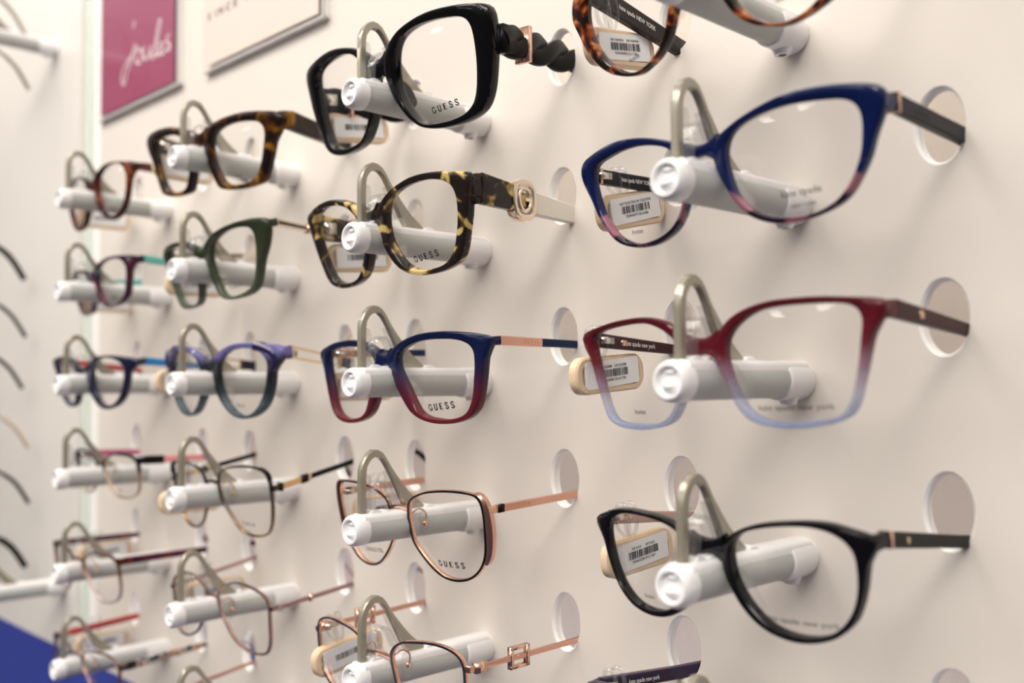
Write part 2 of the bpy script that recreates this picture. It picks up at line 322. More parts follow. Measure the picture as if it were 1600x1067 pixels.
# eyeglass data, millimetres: o origin, r yaw/tilt/roll, out/inn rim outlines (right half, mirrored), re/le where the arms meet the panel
G = {
 'A': {'c':0,'w':0,'o':[-0.0,-66.9,11.2],'r':[-4.48,12.98,-0.3],'out':[(10.6,-17.4),(14.4,-23.6),(20.3,-28.2),(26.5,-30.5),(31.4,-31.7),(37.6,-30.9),(43.1,-29.2),(46.2,-27.9),(52.1,-24.0),(58.5,-16.7),(62.2,-8.8),(64.9,-2.5),(61.2,5.2),(44.4,15.2),(27.8,18.8),(13.2,17.4),(5.0,9.2),(3.8,-2.8),(6.9,-11.1)],'bh':[3.8,-2.1],'hv':10.0,'hh':(9,7),'re':(54.5,20.9),'le':(-53.8,9.5),'inn':[(14.6,-18.6),(17.8,-23.6),(22.6,-27.4),(26.7,-29.2),(31.7,-30.2),(37.2,-29.4),(42.5,-26.8),(48.5,-22.0),(53.6,-14.2),(55.1,-6.4),(52.2,2.1),(41.4,9.8),(28.9,12.5),(16.9,11.0),(11.5,2.8),(10.6,-8.1)],'tag':(-60.7,-29.2,3.2,0)},
 'B': {'c':0,'w':1,'o':[-0.0,-61.9,-53.4],'r':[-4.06,11.49,-1.04],'out':[(6.0,2.0),(10.9,4.9),(19.0,8.0),(27.2,10.1),(36.2,11.2),(44.6,10.9),(53.0,9.5),(60.3,7.7),(63.1,5.6),(63.9,2.9),(62.4,-1.7),(59.5,-6.8),(56.8,-13.2),(54.3,-17.2),(51.0,-21.7),(47.2,-25.0),(41.4,-27.3),(33.4,-28.7),(26.0,-28.4),(20.0,-26.6),(14.9,-23.7),(10.8,-18.8),(7.6,-12.6),(5.3,-6.4),(4.8,-2.1)],'bh':[2.3,-2.0],'hv':1.7,'hh':(5.6,5.6),'re':(61.1,-48.7),'le':(-61.1,-48.7),'inn':[(10.2,-1.3),(12.1,2.1),(15.9,4.5),(22.7,6.4),(30.5,7.3),(38.5,7.1),(45.9,6.1),(51.7,4.9),(54.6,2.9),(55.8,-0.2),(55.7,-5.3),(54.7,-10.8),(52.6,-15.5),(50.0,-19.6),(46.1,-23.5),(41.0,-25.9),(35.1,-27.0),(29.3,-26.7),(23.4,-25.6),(17.5,-23.1),(13.2,-19.2),(10.7,-14.6),(9.7,-8.7),(9.4,-4.4)],'tag':(-62.6,-21.1,-60.4,-14)},
 'C': {'c':0,'w':2,'o':[-0.0,-63.0,-118.7],'r':[-4.99,4.98,-2.27],'out':[(5.6,1.8),(11.5,7.6),(18.5,10.7),(26.6,12.2),(34.8,12.3),(43.2,11.9),(51.8,10.8),(58.6,9.8),(64.0,8.6),(64.4,6.7),(62.2,3.2),(59.4,-0.2),(57.7,-5.1),(55.8,-11.2),(54.0,-16.8),(51.4,-23.0),(47.9,-25.5),(43.1,-26.9),(36.8,-27.6),(29.5,-27.6),(22.8,-26.8),(16.6,-25.0),(12.2,-20.4),(9.6,-14.7),(6.9,-8.2),(4.9,-3.2)],'bh':[2.8,-2.9],'hv':5.9,'hh':(5.5,4),'re':(60.6,-113.4),'le':(-58.8,-116.8),'inn':[(10.0,-0.7),(12.2,3.3),(17.3,7.0),(24.0,9.5),(31.6,10.1),(38.8,9.9),(45.7,9.5),(52.2,8.6),(55.2,7.1),(56.3,3.9),(55.5,-1.8),(54.4,-8.0),(52.6,-14.8),(50.8,-19.8),(48.1,-23.6),(43.3,-25.0),(36.3,-25.6),(29.0,-25.7),(23.0,-25.1),(18.5,-23.3),(14.8,-19.8),(12.1,-14.8),(10.3,-9.1),(9.6,-4.2)],'tag':(-62.1,-37.2,-127.0,-6)},
 'D': {'c':0,'w':3,'o':[-0.1,-61.3,-184.3],'r':[-6.32,7.96,-2.63],'out':[(6.7,0.8),(9.9,3.9),(15.5,6.7),(23.2,8.6),(31.0,9.4),(39.0,9.7),(45.9,9.2),(52.2,7.5),(57.1,6.1),(60.3,4.6),(60.3,2.4),(57.6,0.4),(55.8,-3.5),(54.2,-9.9),(52.1,-15.7),(49.5,-20.4),(45.6,-24.1),(41.2,-26.5),(35.3,-28.0),(29.4,-28.3),(22.7,-27.1),(16.8,-24.4),(11.7,-19.8),(8.4,-14.6),(5.9,-8.5),(5.6,-2.8)],'bh':[2.2,-2.9],'hv':3.4,'hh':(5,4),'re':(59.3,-183.4),'le':(-57.3,-185.6),'inn':[(9.6,-1.8),(11.3,1.9),(15.2,4.9),(21.2,6.6),(29.2,7.7),(37.3,8.0),(43.5,7.2),(48.0,5.4),(50.9,2.7),(52.5,-1.7),(52.4,-7.4),(51.4,-12.6),(49.3,-17.3),(46.0,-21.4),(41.5,-24.5),(36.4,-25.9),(30.5,-26.1),(24.6,-25.1),(19.5,-22.7),(14.6,-18.1),(11.3,-12.9),(9.6,-7.4)],'tag':(-58.7,-24.0,-197.7,-2)},
 'F': {'c':1,'w':0,'o':[-174.4,-65.2,14.1],'r':[0.37,13.17,0.54],'out':[(6.0,5.8),(12.7,11.0),(19.6,13.9),(29.7,16.0),(38.8,16.6),(48.0,16.0),(56.6,14.8),(64.6,13.0),(68.5,10.1),(68.4,4.0),(67.6,-3.8),(65.7,-11.9),(63.3,-20.1),(60.6,-25.9),(56.7,-30.1),(49.7,-32.6),(41.2,-33.6),(32.4,-33.2),(23.6,-31.4),(17.6,-28.0),(12.0,-22.3),(7.6,-15.4),(4.4,-7.3),(3.2,-0.3)],'bh':[4.1,-3.6],'hv':-2.3,'hh':(13,13),'re':(-114.6,18.5),'le':(-234.3,18.5),'inn':[(12.0,2.5),(14.1,6.7),(18.6,10.2),(26.9,12.2),(36.1,12.5),(44.6,11.8),(52.4,10.3),(56.0,8.3),(57.6,4.8),(58.1,-0.3),(57.9,-7.1),(57.1,-13.8),(55.4,-21.0),(52.7,-26.2),(48.0,-29.1),(41.0,-30.4),(33.1,-30.5),(25.0,-29.7),(20.7,-27.6),(16.7,-23.8),(13.0,-18.4),(10.6,-11.9),(10.4,-5.2)],'tag':(-240.0,-30.6,4.1,10)},
 'G': {'c':1,'w':1,'o':[-174.4,-69.6,-55.3],'r':[-1.81,13.07,-1.0],'out':[(4.0,1.7),(9.3,5.7),(16.2,9.2),(24.3,11.6),(32.4,13.0),(40.5,13.0),(48.7,12.1),(57.0,10.5),(63.6,8.9),(64.7,8.3),(62.9,3.2),(60.8,-4.1),(59.0,-9.9),(56.6,-15.6),(54.0,-21.9),(50.8,-25.9),(45.8,-28.1),(39.2,-29.5),(31.0,-29.8),(23.6,-28.9),(16.2,-26.5),(10.8,-22.6),(6.8,-16.7),(4.1,-9.7),(2.7,-3.5)],'bh':[3.0,-3.0],'hv':1.9,'hh':(13,8),'re':(-114.3,-53.7),'le':(-234.6,-53.7),'inn':[(10.8,-1.1),(13.4,3.2),(18.4,7.1),(25.3,9.1),(33.2,10.0),(40.5,10.0),(46.4,9.1),(51.1,7.3),(54.0,4.3),(55.0,-0.3),(54.6,-5.2),(53.3,-10.6),(51.6,-15.3),(49.3,-20.1),(46.0,-24.1),(41.6,-26.4),(35.8,-27.3),(28.3,-27.3),(21.7,-26.1),(17.2,-23.3),(13.7,-19.3),(10.6,-14.2),(9.7,-8.1)],'tag':(-237.5,-30.8,-64.8,0)},
 'H': {'c':1,'w':2,'o':[-174.4,-61.7,-119.7],'r':[-1.16,5.51,-1.1],'out':[(1.5,1.9),(8.4,6.0),(15.6,8.8),(23.9,10.4),(32.3,10.9),(40.9,10.6),(49.6,9.7),(56.6,8.5),(63.2,7.0),(66.2,6.0),(65.5,2.4),(62.6,1.3),(61.3,-2.6),(60.0,-8.6),(58.3,-15.0),(56.4,-20.5),(53.8,-24.5),(49.2,-27.4),(43.0,-29.0),(35.9,-29.4),(28.6,-28.9),(21.2,-27.1),(15.1,-23.9),(10.8,-19.0),(6.5,-12.4),(3.0,-6.3),(0.9,-1.9)],'bh':[2.7,-2.8],'hv':4.7,'hh':(4,3.6),'re':(-112.6,-113.1),'le':(-221.5,-114.2),'inn':[(8.8,-0.0),(11.0,3.1),(16.8,5.5),(23.4,7.0),(31.1,7.5),(38.4,7.3),(45.2,6.7),(51.1,5.3),(54.7,2.8),(55.8,-0.8),(55.6,-5.8),(54.7,-10.8),(53.8,-15.9),(51.9,-20.9),(48.8,-24.9),(43.9,-26.6),(37.6,-27.3),(31.1,-26.9),(24.5,-25.8),(20.1,-23.1),(17.4,-19.1),(14.8,-14.2),(11.5,-8.2),(9.1,-3.8)],'tag':(-233.9,-31.0,-131.8,0)},
 'I': {'c':1,'w':3,'o':[-174.4,-53.6,-187.5],'r':[0.99,10.27,-0.18],'out':[(6.9,0.2),(8.1,3.5),(12.9,6.4),(20.6,8.6),(29.3,9.6),(37.4,9.7),(45.0,9.1),(49.3,8.1),(51.3,5.1),(51.9,0.3),(51.6,-5.7),(51.0,-11.8),(50.0,-17.4),(47.7,-22.4),(44.0,-26.4),(38.9,-29.3),(32.3,-30.6),(25.8,-30.0),(20.3,-27.7),(14.9,-23.5),(10.4,-18.8),(7.5,-14.6),(6.5,-8.2),(6.2,-3.7)],'bh':[0.9,-1.1],'hv':1.7,'hh':(3.4,3.2),'re':(-113.1,-180.7),'le':(-221.9,-181.4),'tag':(-224.9,-22.2,-194.3,0)},
 'J': {'c':1,'w':4,'o':[-174.4,-65.7,-251.7],'r':[1.37,4.21,-0.54],'out':[(9.4,0.4),(10.1,3.3),(13.4,6.4),(18.6,8.5),(26.6,9.7),(34.2,10.3),(41.4,9.9),(47.4,8.3),(50.6,6.1),(52.2,2.5),(52.3,-3.6),(52.0,-7.1),(51.1,-12.6),(48.7,-17.2),(44.3,-20.7),(37.1,-23.0),(29.7,-23.3),(23.0,-21.3),(17.8,-17.3),(13.3,-12.5),(11.6,-8.3),(10.1,-2.9)],'bh':[1.1,-0.9],'hv':1.9,'hh':(3,2.4),'re':(-113.9,-246.2),'le':(-221.4,-245.3),'tag':(-224.9,-46.4,-263.2,-4)},
 'K': {'c':2,'w':0,'o':[-348.9,-65.4,12.1],'r':[5.48,10.39,3.33],'out':[(6.7,1.6),(12.9,7.1),(21.3,9.5),(31.7,11.0),(41.4,11.4),(51.9,10.8),(62.6,9.4),(68.2,7.2),(69.2,3.9),(66.2,-2.2),(62.3,-5.8),(60.0,-11.5),(57.6,-17.1),(55.2,-22.8),(51.7,-27.9),(44.9,-29.7),(35.3,-30.8),(24.4,-30.6),(15.0,-29.0),(11.8,-24.7),(8.0,-17.6),(5.2,-10.6),(4.5,-3.7)],'bh':[3.7,-3.6],'hv':4.1,'hh':(10.5,8.5),'re':(-290.2,9.6),'le':(-407.6,9.6),'inn':[(12.0,-2.6),(14.2,0.9),(20.2,3.9),(28.1,5.7),(37.1,6.2),(46.3,5.7),(51.8,4.6),(54.6,2.0),(55.4,-2.2),(54.4,-6.8),(52.7,-13.1),(50.2,-18.8),(46.6,-23.9),(41.1,-27.0),(34.0,-28.0),(26.8,-27.9),(20.4,-26.6),(17.1,-23.3),(14.1,-18.1),(11.6,-12.4),(11.2,-6.8)],'tag':(-414.4,-41.6,8.0,4)},
 'L': {'c':2,'w':1,'o':[-348.9,-63.2,-54.1],'r':[-1.46,11.35,-2.13],'out':[(2.1,1.7),(9.5,6.3),(18.2,9.3),(30.3,11.0),(41.0,11.6),(52.6,11.4),(61.3,10.4),(66.8,8.5),(67.9,5.1),(65.9,-0.4),(62.6,-6.3),(58.4,-11.6),(55.4,-17.1),(52.4,-22.6),(49.4,-26.4),(42.8,-29.2),(33.3,-30.1),(22.4,-29.8),(14.7,-28.0),(10.3,-23.4),(6.5,-16.6),(4.0,-10.0),(2.0,-3.4)],'bh':[2.2,-2.0],'hv':6.5,'hh':(4.5,4),'re':(-290.2,-45.0),'le':(-407.6,-45.0),'inn':[(10.8,-1.4),(13.9,3.1),(21.8,6.3),(30.3,8.0),(38.9,8.4),(47.6,7.6),(52.8,6.0),(54.8,2.1),(54.6,-2.6),(53.7,-7.8),(51.9,-13.5),(49.5,-19.2),(45.8,-24.1),(40.6,-26.5),(32.9,-27.9),(24.1,-28.2),(17.5,-27.0),(14.5,-23.9),(12.2,-18.6),(10.4,-12.1),(9.5,-6.3)],'tag':(-413.6,-33.2,-66.1,0)},
 'M': {'c':2,'w':2,'o':[-348.9,-58.6,-118.5],'r':[1.36,6.2,0.27],'out':[(2.2,0.6),(9.0,4.9),(17.5,8.7),(27.3,10.9),(37.1,11.2),(48.0,10.5),(58.1,9.4),(66.8,8.2),(67.6,4.9),(67.1,0.8),(62.1,-0.8),(59.8,-3.7),(58.7,-9.0),(56.6,-15.5),(53.3,-22.0),(48.4,-26.7),(41.6,-30.1),(33.9,-31.5),(26.0,-31.1),(18.1,-28.1),(11.2,-22.6),(6.5,-16.4),(4.1,-9.5),(2.0,-3.8)],'bh':[2.0,-2.2],'hv':4.5,'hh':(7.5,6),'re':(-290.3,-118.7),'le':(-397.6,-118.4),'inn':[(11.2,-2.0),(14.2,2.3),(20.3,5.9),(27.8,7.8),(35.8,8.3),(43.2,7.9),(49.1,5.9),(53.0,2.5),(54.6,-1.7),(53.8,-7.7),(51.7,-14.2),(48.3,-20.1),(44.1,-24.9),(38.1,-28.6),(31.2,-29.8),(25.3,-29.0),(19.6,-25.6),(14.9,-20.7),(11.4,-14.5),(10.2,-8.2)],'tag':(-410.0,-41.2,-128.3,0)},
 'N': {'c':2,'w':3,'o':[-348.9,-55.8,-187.4],'r':[2.8,12.03,-0.56],'out':[(7.4,1.1),(9.0,5.0),(14.2,8.1),(22.1,9.9),(32.1,10.5),(41.2,10.1),(48.7,8.7),(52.6,5.9),(53.2,1.6),(52.8,-4.5),(52.1,-10.7),(50.7,-16.9),(48.5,-23.1),(45.1,-27.6),(39.3,-29.6),(32.7,-30.0),(25.4,-28.7),(19.4,-25.2),(14.8,-19.7),(11.0,-14.8),(7.7,-9.9),(6.6,-4.8)],'bh':[0.6,-1.0],'hv':-1.9,'hh':(3.4,3),'re':(-288.4,-175.6),'le':(-395.6,-176.2),'tag':(-399.9,-42.7,-202.8,0)},
 'O': {'c':2,'w':4,'o':[-348.9,-55.0,-253.0],'r':[5.11,5.21,-0.35],'out':[(5.2,-1.4),(6.4,3.3),(12.0,7.3),(20.7,10.0),(27.5,10.3),(36.0,8.7),(43.0,6.4),(47.6,3.2),(49.1,-1.7),(48.8,-9.0),(48.5,-16.3),(47.7,-22.1),(44.9,-26.8),(39.2,-28.4),(31.8,-28.1),(25.5,-26.0),(20.1,-23.4),(15.8,-19.5),(11.7,-14.1),(7.9,-9.3),(5.9,-5.1)],'bh':[0.6,-1.8],'hv':-1.6,'hh':(3,3),'re':(-286.5,-244.9),'le':(-394.4,-242.5),'tag':(-396.8,-27.5,-260.2,0)},
 'Q': {'c':3,'w':0,'o':[-523.3,-58.8,11.9],'r':[1.94,4.3,-2.18],'out':[(2.8,2.3),(9.3,6.8),(19.1,10.1),(30.1,10.9),(42.0,9.4),(52.9,7.3),(59.3,5.2),(59.9,2.0),(54.0,0.6),(51.5,-3.2),(49.4,-7.8),(47.1,-13.6),(44.3,-19.3),(39.4,-24.7),(33.4,-28.1),(26.4,-28.6),(18.2,-26.4),(11.2,-21.5),(6.8,-15.1),(4.6,-7.7),(2.7,-2.2)],'bh':[2.1,-1.1],'hv':3.1,'hh':(5.5,5),'re':(-465.1,16.4),'le':(-581.6,16.4),'inn':[(9.1,-0.8),(11.5,3.9),(17.4,7.9),(26.4,9.7),(34.4,9.4),(40.7,7.6),(44.4,4.2),(46.3,-1.1),(46.4,-6.7),(45.3,-12.0),(42.4,-17.8),(38.6,-22.1),(32.7,-24.9),(25.7,-25.7),(18.6,-23.7),(14.2,-19.5),(10.6,-13.2),(9.0,-6.5)],'tag':(-582.8,-24.5,-1.8,6)},
 'R': {'c':3,'w':1,'o':[-523.3,-58.0,-53.4],'r':[-2.84,11.56,-3.11],'out':[(2.6,1.8),(11.6,5.9),(21.6,7.9),(34.0,8.8),(47.6,7.5),(59.5,5.5),(68.3,3.1),(67.7,0.1),(60.8,-1.5),(58.1,-4.5),(55.6,-9.8),(52.5,-15.1),(49.5,-19.8),(43.7,-23.0),(35.9,-24.8),(25.4,-25.5),(16.1,-24.5),(9.0,-20.8),(4.0,-15.3),(1.1,-8.9),(0.3,-3.3)],'bh':[1.9,-0.9],'hv':1.4,'hh':(5,4.6),'re':(-461.6,-49.2),'le':(-585.1,-49.2),'inn':[(9.7,-1.6),(13.9,3.2),(22.1,6.1),(31.8,6.8),(41.3,6.3),(47.5,4.8),(51.7,1.8),(52.9,-1.9),(52.0,-6.9),(49.3,-12.3),(46.2,-17.0),(41.2,-20.9),(34.1,-23.4),(26.0,-24.1),(18.2,-23.2),(13.6,-20.7),(10.1,-16.1),(8.1,-9.8),(7.4,-5.5)],'tag':(-589.0,-17.8,-66.4,6)},
 'S': {'c':3,'w':2,'o':[-523.3,-63.5,-119.3],'r':[2.56,7.6,0.91],'out':[(6.2,0.9),(13.7,6.1),(22.4,9.0),(33.2,9.6),(44.8,9.1),(55.5,7.8),(67.4,6.2),(67.2,2.3),(62.0,0.7),(58.1,-2.0),(56.3,-7.6),(54.0,-13.3),(49.8,-19.5),(43.4,-24.1),(36.0,-26.8),(27.6,-27.8),(19.1,-26.4),(13.0,-22.1),(8.2,-16.9),(4.5,-11.0),(3.4,-5.1)],'bh':[1.5,-1.5],'hv':4.1,'hh':(5,4.2),'re':(-460.8,-117.9),'le':(-570.2,-119.2),'inn':[(14.0,-2.7),(15.7,2.0),(20.5,5.5),(27.5,7.4),(34.8,7.7),(42.5,6.8),(48.6,4.4),(51.6,1.0),(51.8,-4.2),(50.1,-9.8),(46.8,-15.5),(42.1,-20.7),(35.5,-24.2),(28.1,-25.1),(21.9,-23.8),(18.3,-19.7),(15.4,-14.4),(13.8,-8.6)]},
 'T': {'c':3,'w':3,'o':[-523.3,-51.0,-185.7],'r':[0.65,8.19,-0.19],'out':[(4.7,-3.2),(6.5,0.5),(12.9,4.3),(22.3,7.0),(32.6,7.6),(42.7,6.6),(49.1,4.7),(51.8,1.8),(52.2,-2.8),(51.8,-9.1),(50.5,-14.9),(46.6,-19.7),(40.0,-22.3),(31.4,-23.0),(22.6,-22.3),(16.2,-19.4),(12.3,-15.4),(8.4,-10.8),(5.4,-7.4)],'bh':[0.2,-1.3],'hv':3.1,'hh':(5,4.5),'re':(-463.0,-181.2),'le':(-573.6,-182.6)},
 'U': {'c':3,'w':4,'o':[-523.3,-65.6,-252.1],'r':[0.45,7.17,-0.36],'out':[(7.7,-2.4),(11.8,2.8),(21.3,6.8),(33.8,8.0),(46.0,7.0),(53.1,4.2),(55.4,-0.2),(55.4,-6.2),(55.5,-12.2),(53.7,-18.4),(49.1,-22.6),(40.6,-25.0),(30.7,-25.0),(23.9,-21.6),(18.6,-16.8),(13.3,-11.1),(9.2,-6.9)],'bh':[0.9,-0.3],'hv':4.0,'hh':(5,4),'re':(-461.8,-245.2),'le':(-573.6,-246.6),'tag':(-577.1,-23.9,-257.4,-2)},
 'V': {'c':3,'w':5,'o':[-523.4,-66.0,-316.9],'r':[-1.08,4.08,-0.86],'out':[(9.6,-0.9),(14.9,3.1),(24.0,5.5),(36.7,6.9),(48.0,6.6),(56.7,3.4),(59.9,-1.3),(60.2,-9.4),(59.6,-15.3),(55.1,-21.2),(45.5,-24.2),(33.9,-24.7),(25.0,-21.1),(19.1,-15.3),(13.0,-8.7)],'bh':[0.7,-1.3],'hv':0.7,'hh':(5,4),'re':(-461.5,-310.6),'le':(-573.6,-309.2),'tag':(-580.0,-24.0,-325.6,-2)},
}

# ------------------------------------------------------------------ the display wall
S, CW, RODL, HX, HZ = 0.065, 0.1744489, 0.0808, 0.05447, 0.0209
PX0, PX1, PZ0, PZ1 = -0.652, 0.42, -0.362, 0.30
DEEP = 0.120
def struct(o): o['kind'] = 'structure'; return o
def wall_panel():
    ro, ri, th, n = 0.01350, 0.0125, 0.005, 44
    EX = 0.66                                        # the slots are upright ovals
    holes = []
    for c in range(0, 4):
        for r_ in range(-1, 6):
            if r_ == -1 and c in (1, 2, 3): continue      # the brand cards hang there
            for s_ in (1, -1): holes.append((-c*CW+s_*HX, -r_*S+HZ))
    verts = []; edges = []
    def loop(pts):
        b = len(verts); verts.extend(Vector(p) for p in pts)
        edges.extend((b+i, b+(i+1) % len(pts)) for i in range(len(pts)))
    loop([(PX0, PZ0), (PX1, PZ0), (PX1, PZ1), (PX0, PZ1)])
    for hx, hz in holes: loop([(hx+EX*ro*math.cos(2*PI*k/n), hz+ro*math.sin(2*PI*k/n)) for k in range(n)])
    vv, _, ff, *_r = delaunay_2d_cdt(verts, edges, [], 0, 1e-7)
    mb = MB(); keep = []
    for f in ff:
        cx = sum(vv[i].x for i in f)/len(f); cz = sum(vv[i].y for i in f)/len(f)
        if any(((cx-h[0])/EX)**2+(cz-h[1])**2 < (ro*0.985)**2 for h in holes): continue
        keep.append(tuple(f))
    mb.add([(v.x, 0, v.y) for v in vv], keep)
    o = mkobj('wall_right', mb.v, mb.f, M['panel'], smooth=False); struct(o)
    e_ = MB()
    for hx, hz in holes:
        rs = []
        for rr, y in ((ro, 0.0), (ro-0.0003, 0.0002), (ri+0.0002, 0.0011), (ri, 0.0013), (ri, th)):
            rs.append([Vector((hx+(ro*EX-(ro-rr))*math.cos(2*PI*k/n), y, hz+rr*math.sin(2*PI*k/n))) for k in range(n)])
        e_.rings(rs, False, False)
    e_.obj('trim_1', M['panel_edge']); struct(bpy.data.objects['trim_1'])
    # rear face of the panel, so the cavity is a real box
    rv = MB(); rv.add([(v.x, th, v.y) for v in vv], keep)
    ob = mkobj('trim_2', rv.v, rv.f, M['back'], smooth=False); struct(ob)
wall_panel()
b = MB(); b.box(PX0, PX1, DEEP, DEEP+0.01, PZ0, PZ1); struct(b.obj('wall_back', M['back'], smooth=False))
b = MB(); b.box(PX0-0.004, PX0, 0.0, DEEP, PZ0, PZ1); struct(b.obj('trim_3', M['panel_edge'], smooth=False))
b = MB(); b.box(-1.9, PX1, 0.0, 0.4, -0.75, PZ0); struct(b.obj('wall_base', M['blue'], smooth=False))
b = MB(); b.box(-1.9, -0.697, 0.0, 0.02, PZ0, 0.9); struct(b.obj('wall_left', M['side_panel'], smooth=False))
b = MB(); b.box(-0.697, PX0-0.004, 0.004, 0.05, PZ0, 0.9); struct(b.obj('trim_4', M['panel_edge'], smooth=False))
b = MB(); b.box(PX0-0.004, 1.2, 0.0, 0.02, PZ1, 0.9); b.box(PX1, 1.2, 0.0, 0.02, PZ0, PZ1)
struct(b.obj('trim_5', M['side_panel'], smooth=False))
# glass upright in the joint between the two panels
b = MB(); b.box(-0.682, -0.678, -0.002, 0.03, PZ0, 0.9)
o = b.obj('glass_upright', M['glassedge'], smooth=False)
o['label'] = 'greenish glass edge standing upright between the left panel and the holed panel'; o['category'] = 'glass strip'
# added glowing strips, put in to brighten the cavity behind the holes
for nm, z, lb in (('cavity_fill_strip', PZ1-0.006, 'long added fill light strip inside the panel cavity along the top'), ('cavity_fill_strip', -0.352, 'long added fill light strip inside the panel cavity along the bottom')):
    b = MB(); b.box(PX0+0.01, PX1-0.01, 0.03, 0.05, z-0.003, z+0.003)
    o = b.obj(nm, M['cavfill' if z > 0 else 'cavfill_low'], smooth=False); o['label'] = lb; o['category'] = 'added fill strip'

# ceiling lights (mirrored in the lenses)
k = 0
for iy, y in enumerate((-1.3, -3.1, -4.9, -6.7)):
    for ix, x in enumerate((-4.3, -2.5, -0.7, 1.1)):
        t = empty('ceiling_light', (x, y, 1.75), 'square ceiling light panel, %s row from the display, %s across' % (('nearest', 'second', 'third', 'farthest')[iy], ('leftmost', 'second', 'third', 'rightmost')[ix]), 'ceiling light', 'ceiling lights')
        b = MB(); b.box(-.28, .28, -.28, .28, 0, 0.01); b.obj('light_panel', M['lampglow'], t, False)
        b = MB()
        for q in ((-.30, -.28, -.30, .30), (.28, .30, -.30, .30)): b.box(q[0], q[1], q[2], q[3], -0.01, 0.03)
        for q in ((-.28, .28, -.30, -.28), (-.28, .28, .28, .30)): b.box(q[0], q[1], q[2], q[3], -0.01, 0.03)
        b.obj('light_frame', M['white'], t, False)

# ------------------------------------------------------------------ text helper
def text_mesh(s, h, thick=0.0001, xs=1.0, sp=1.0, align='CENTER', bold=0.006):
    c = bpy.data.curves.new('t', 'FONT'); c.body = s; c.size = 1; c.space_character = sp; c.align_x = align
    c.resolution_u = 3; c.offset = bold
    o = bpy.data.objects.new('t', c); COL.objects.link(o)
    dg = bpy.context.evaluated_depsgraph_get(); me = bpy.data.meshes.new_from_object(o.evaluated_get(dg))
    vs = [(v.co.x*h/0.7*xs, v.co.y*h/0.7) for v in me.vertices]; fs = [tuple(p.vertices) for p in me.polygons]
    bpy.data.objects.remove(o); bpy.data.curves.remove(c); bpy.data.meshes.remove(me)
    return vs, fs
def serif_letters(word, h, pitch):
    """strokes with thick stems, hairlines and bracket serifs for G U E S A I L"""
    L = {
     'G': [([(0.80, .80), (.68, .95), (.45, 1.0), (.2, .85), (.1, .5), (.2, .15), (.45, 0), (.68, .05), (.80, .2)], .10), ([(.82, .98), (.82, .72)], .06), ([(.80, .0), (.80, .42)], .15), ([(.60, .42), (.97, .42)], .05)],
     'U': [([(.2, 1.), (.2, .3), (.3, .06), (.5, 0), (.7, .06), (.8, .3), (.8, 1.)], .12), ([(.03, 1.), (.37, 1.)], .05), ([(.65, 1.), (.97, 1.)], .05)],
     'E': [([(.25, 0), (.25, 1.)], .17), ([(.1, 1.), (.82, 1.), (.82, .8)], .06), ([(.1, 0), (.85, 0), (.85, .22)], .06), ([(.25, .52), (.62, .52)], .06), ([(.62, .64), (.62, .40)], .05)],
     'S': [([(.76, .76), (.70, .95), (.47, 1.), (.24, .92), (.18, .72), (.32, .58), (.62, .44), (.80, .28), (.74, .07), (.48, 0), (.26, .06), (.18, .25)], .11), ([(.78, .98), (.78, .72)], .05), ([(.16, .02), (.16, .28)], .05)],
    }
    V = []; F = []; x0 = -pitch*len(word)/2
    for i, ch in enumerate(word):
        for pts, wd in L[ch]:
            pts2 = catmull([(p[0]*0.92, p[1]) for p in pts], 4, False) if len(pts) > 3 else [Vector((p[0]*.92, p[1])) for p in pts]
            b = len(V)
            for k, p in enumerate(pts2):
                t = (pts2[min(k+1, len(pts2)-1)]-pts2[max(k-1, 0)]).normalized(); nn = Vector((-t.y, t.x))*wd*1.05
                V.append((x0+i*pitch+(p.x+nn.x)*h, (p.y+nn.y)*h)); V.append((x0+i*pitch+(p.x-nn.x)*h, (p.y-nn.y)*h))
            F += [(b+2*k, b+2*k+1, b+2*k+3, b+2*k+2) for k in range(len(pts2)-1)]
    return V, F

# ------------------------------------------------------------------ brand cards
def card(name, label, x0, x1, z0, z1, mat, strokes=None, texts=None, ink=None, edge=0.0075):
    t = empty(name, (x0, 0, z0), label, 'sign')
    b = MB(); b.box(0, x1-x0, -0.0030, -0.0022, 0, z1-z0); b.obj('card', mat, t, False)
    b = MB(); b.box(-0.004, x1-x0+edge, -0.0020, 0.0, -0.004, z1-z0+0.004)
    b.box(-0.004, x1-x0+edge, -0.0048, -0.0032, -0.004, z1-z0+0.004)
    hd = b.obj('acrylic_holder', M['holder'], t, False)
    b = MB(); b.box(x1-x0+edge-0.0008, x1-x0+edge, -0.0050, 0.0, -0.0045, z1-z0+0.004); b.box(-0.004, x1-x0+edge, -0.0050, 0, -0.0047, -0.004)
    b.obj('polished_edge', M['panel_edge'], hd, False)
    b = MB()
    if strokes:
        for st in strokes:
            pts = catmull([((x-x0*1000)/1000, (z-z0*1000)/1000) for x, z in st], 5, False)
            if len(pts) < 2: continue
            b.sweep([(p[0], -0.00312, p[1]) for p in pts], (0.0008, 0.0004), 6, 1.0, up=Vector((0, 1, 0)))
    for s_, x, z, h, xs, sp in (texts or []):
        vs, fs = text_mesh(s_, h, xs=xs, sp=sp, align='LEFT', bold=0.025)
        b.add([(x-x0+v[0], -0.00308, z-z0+v[1]) for v in vs], fs)
    b.obj('lettering', ink, t, False)
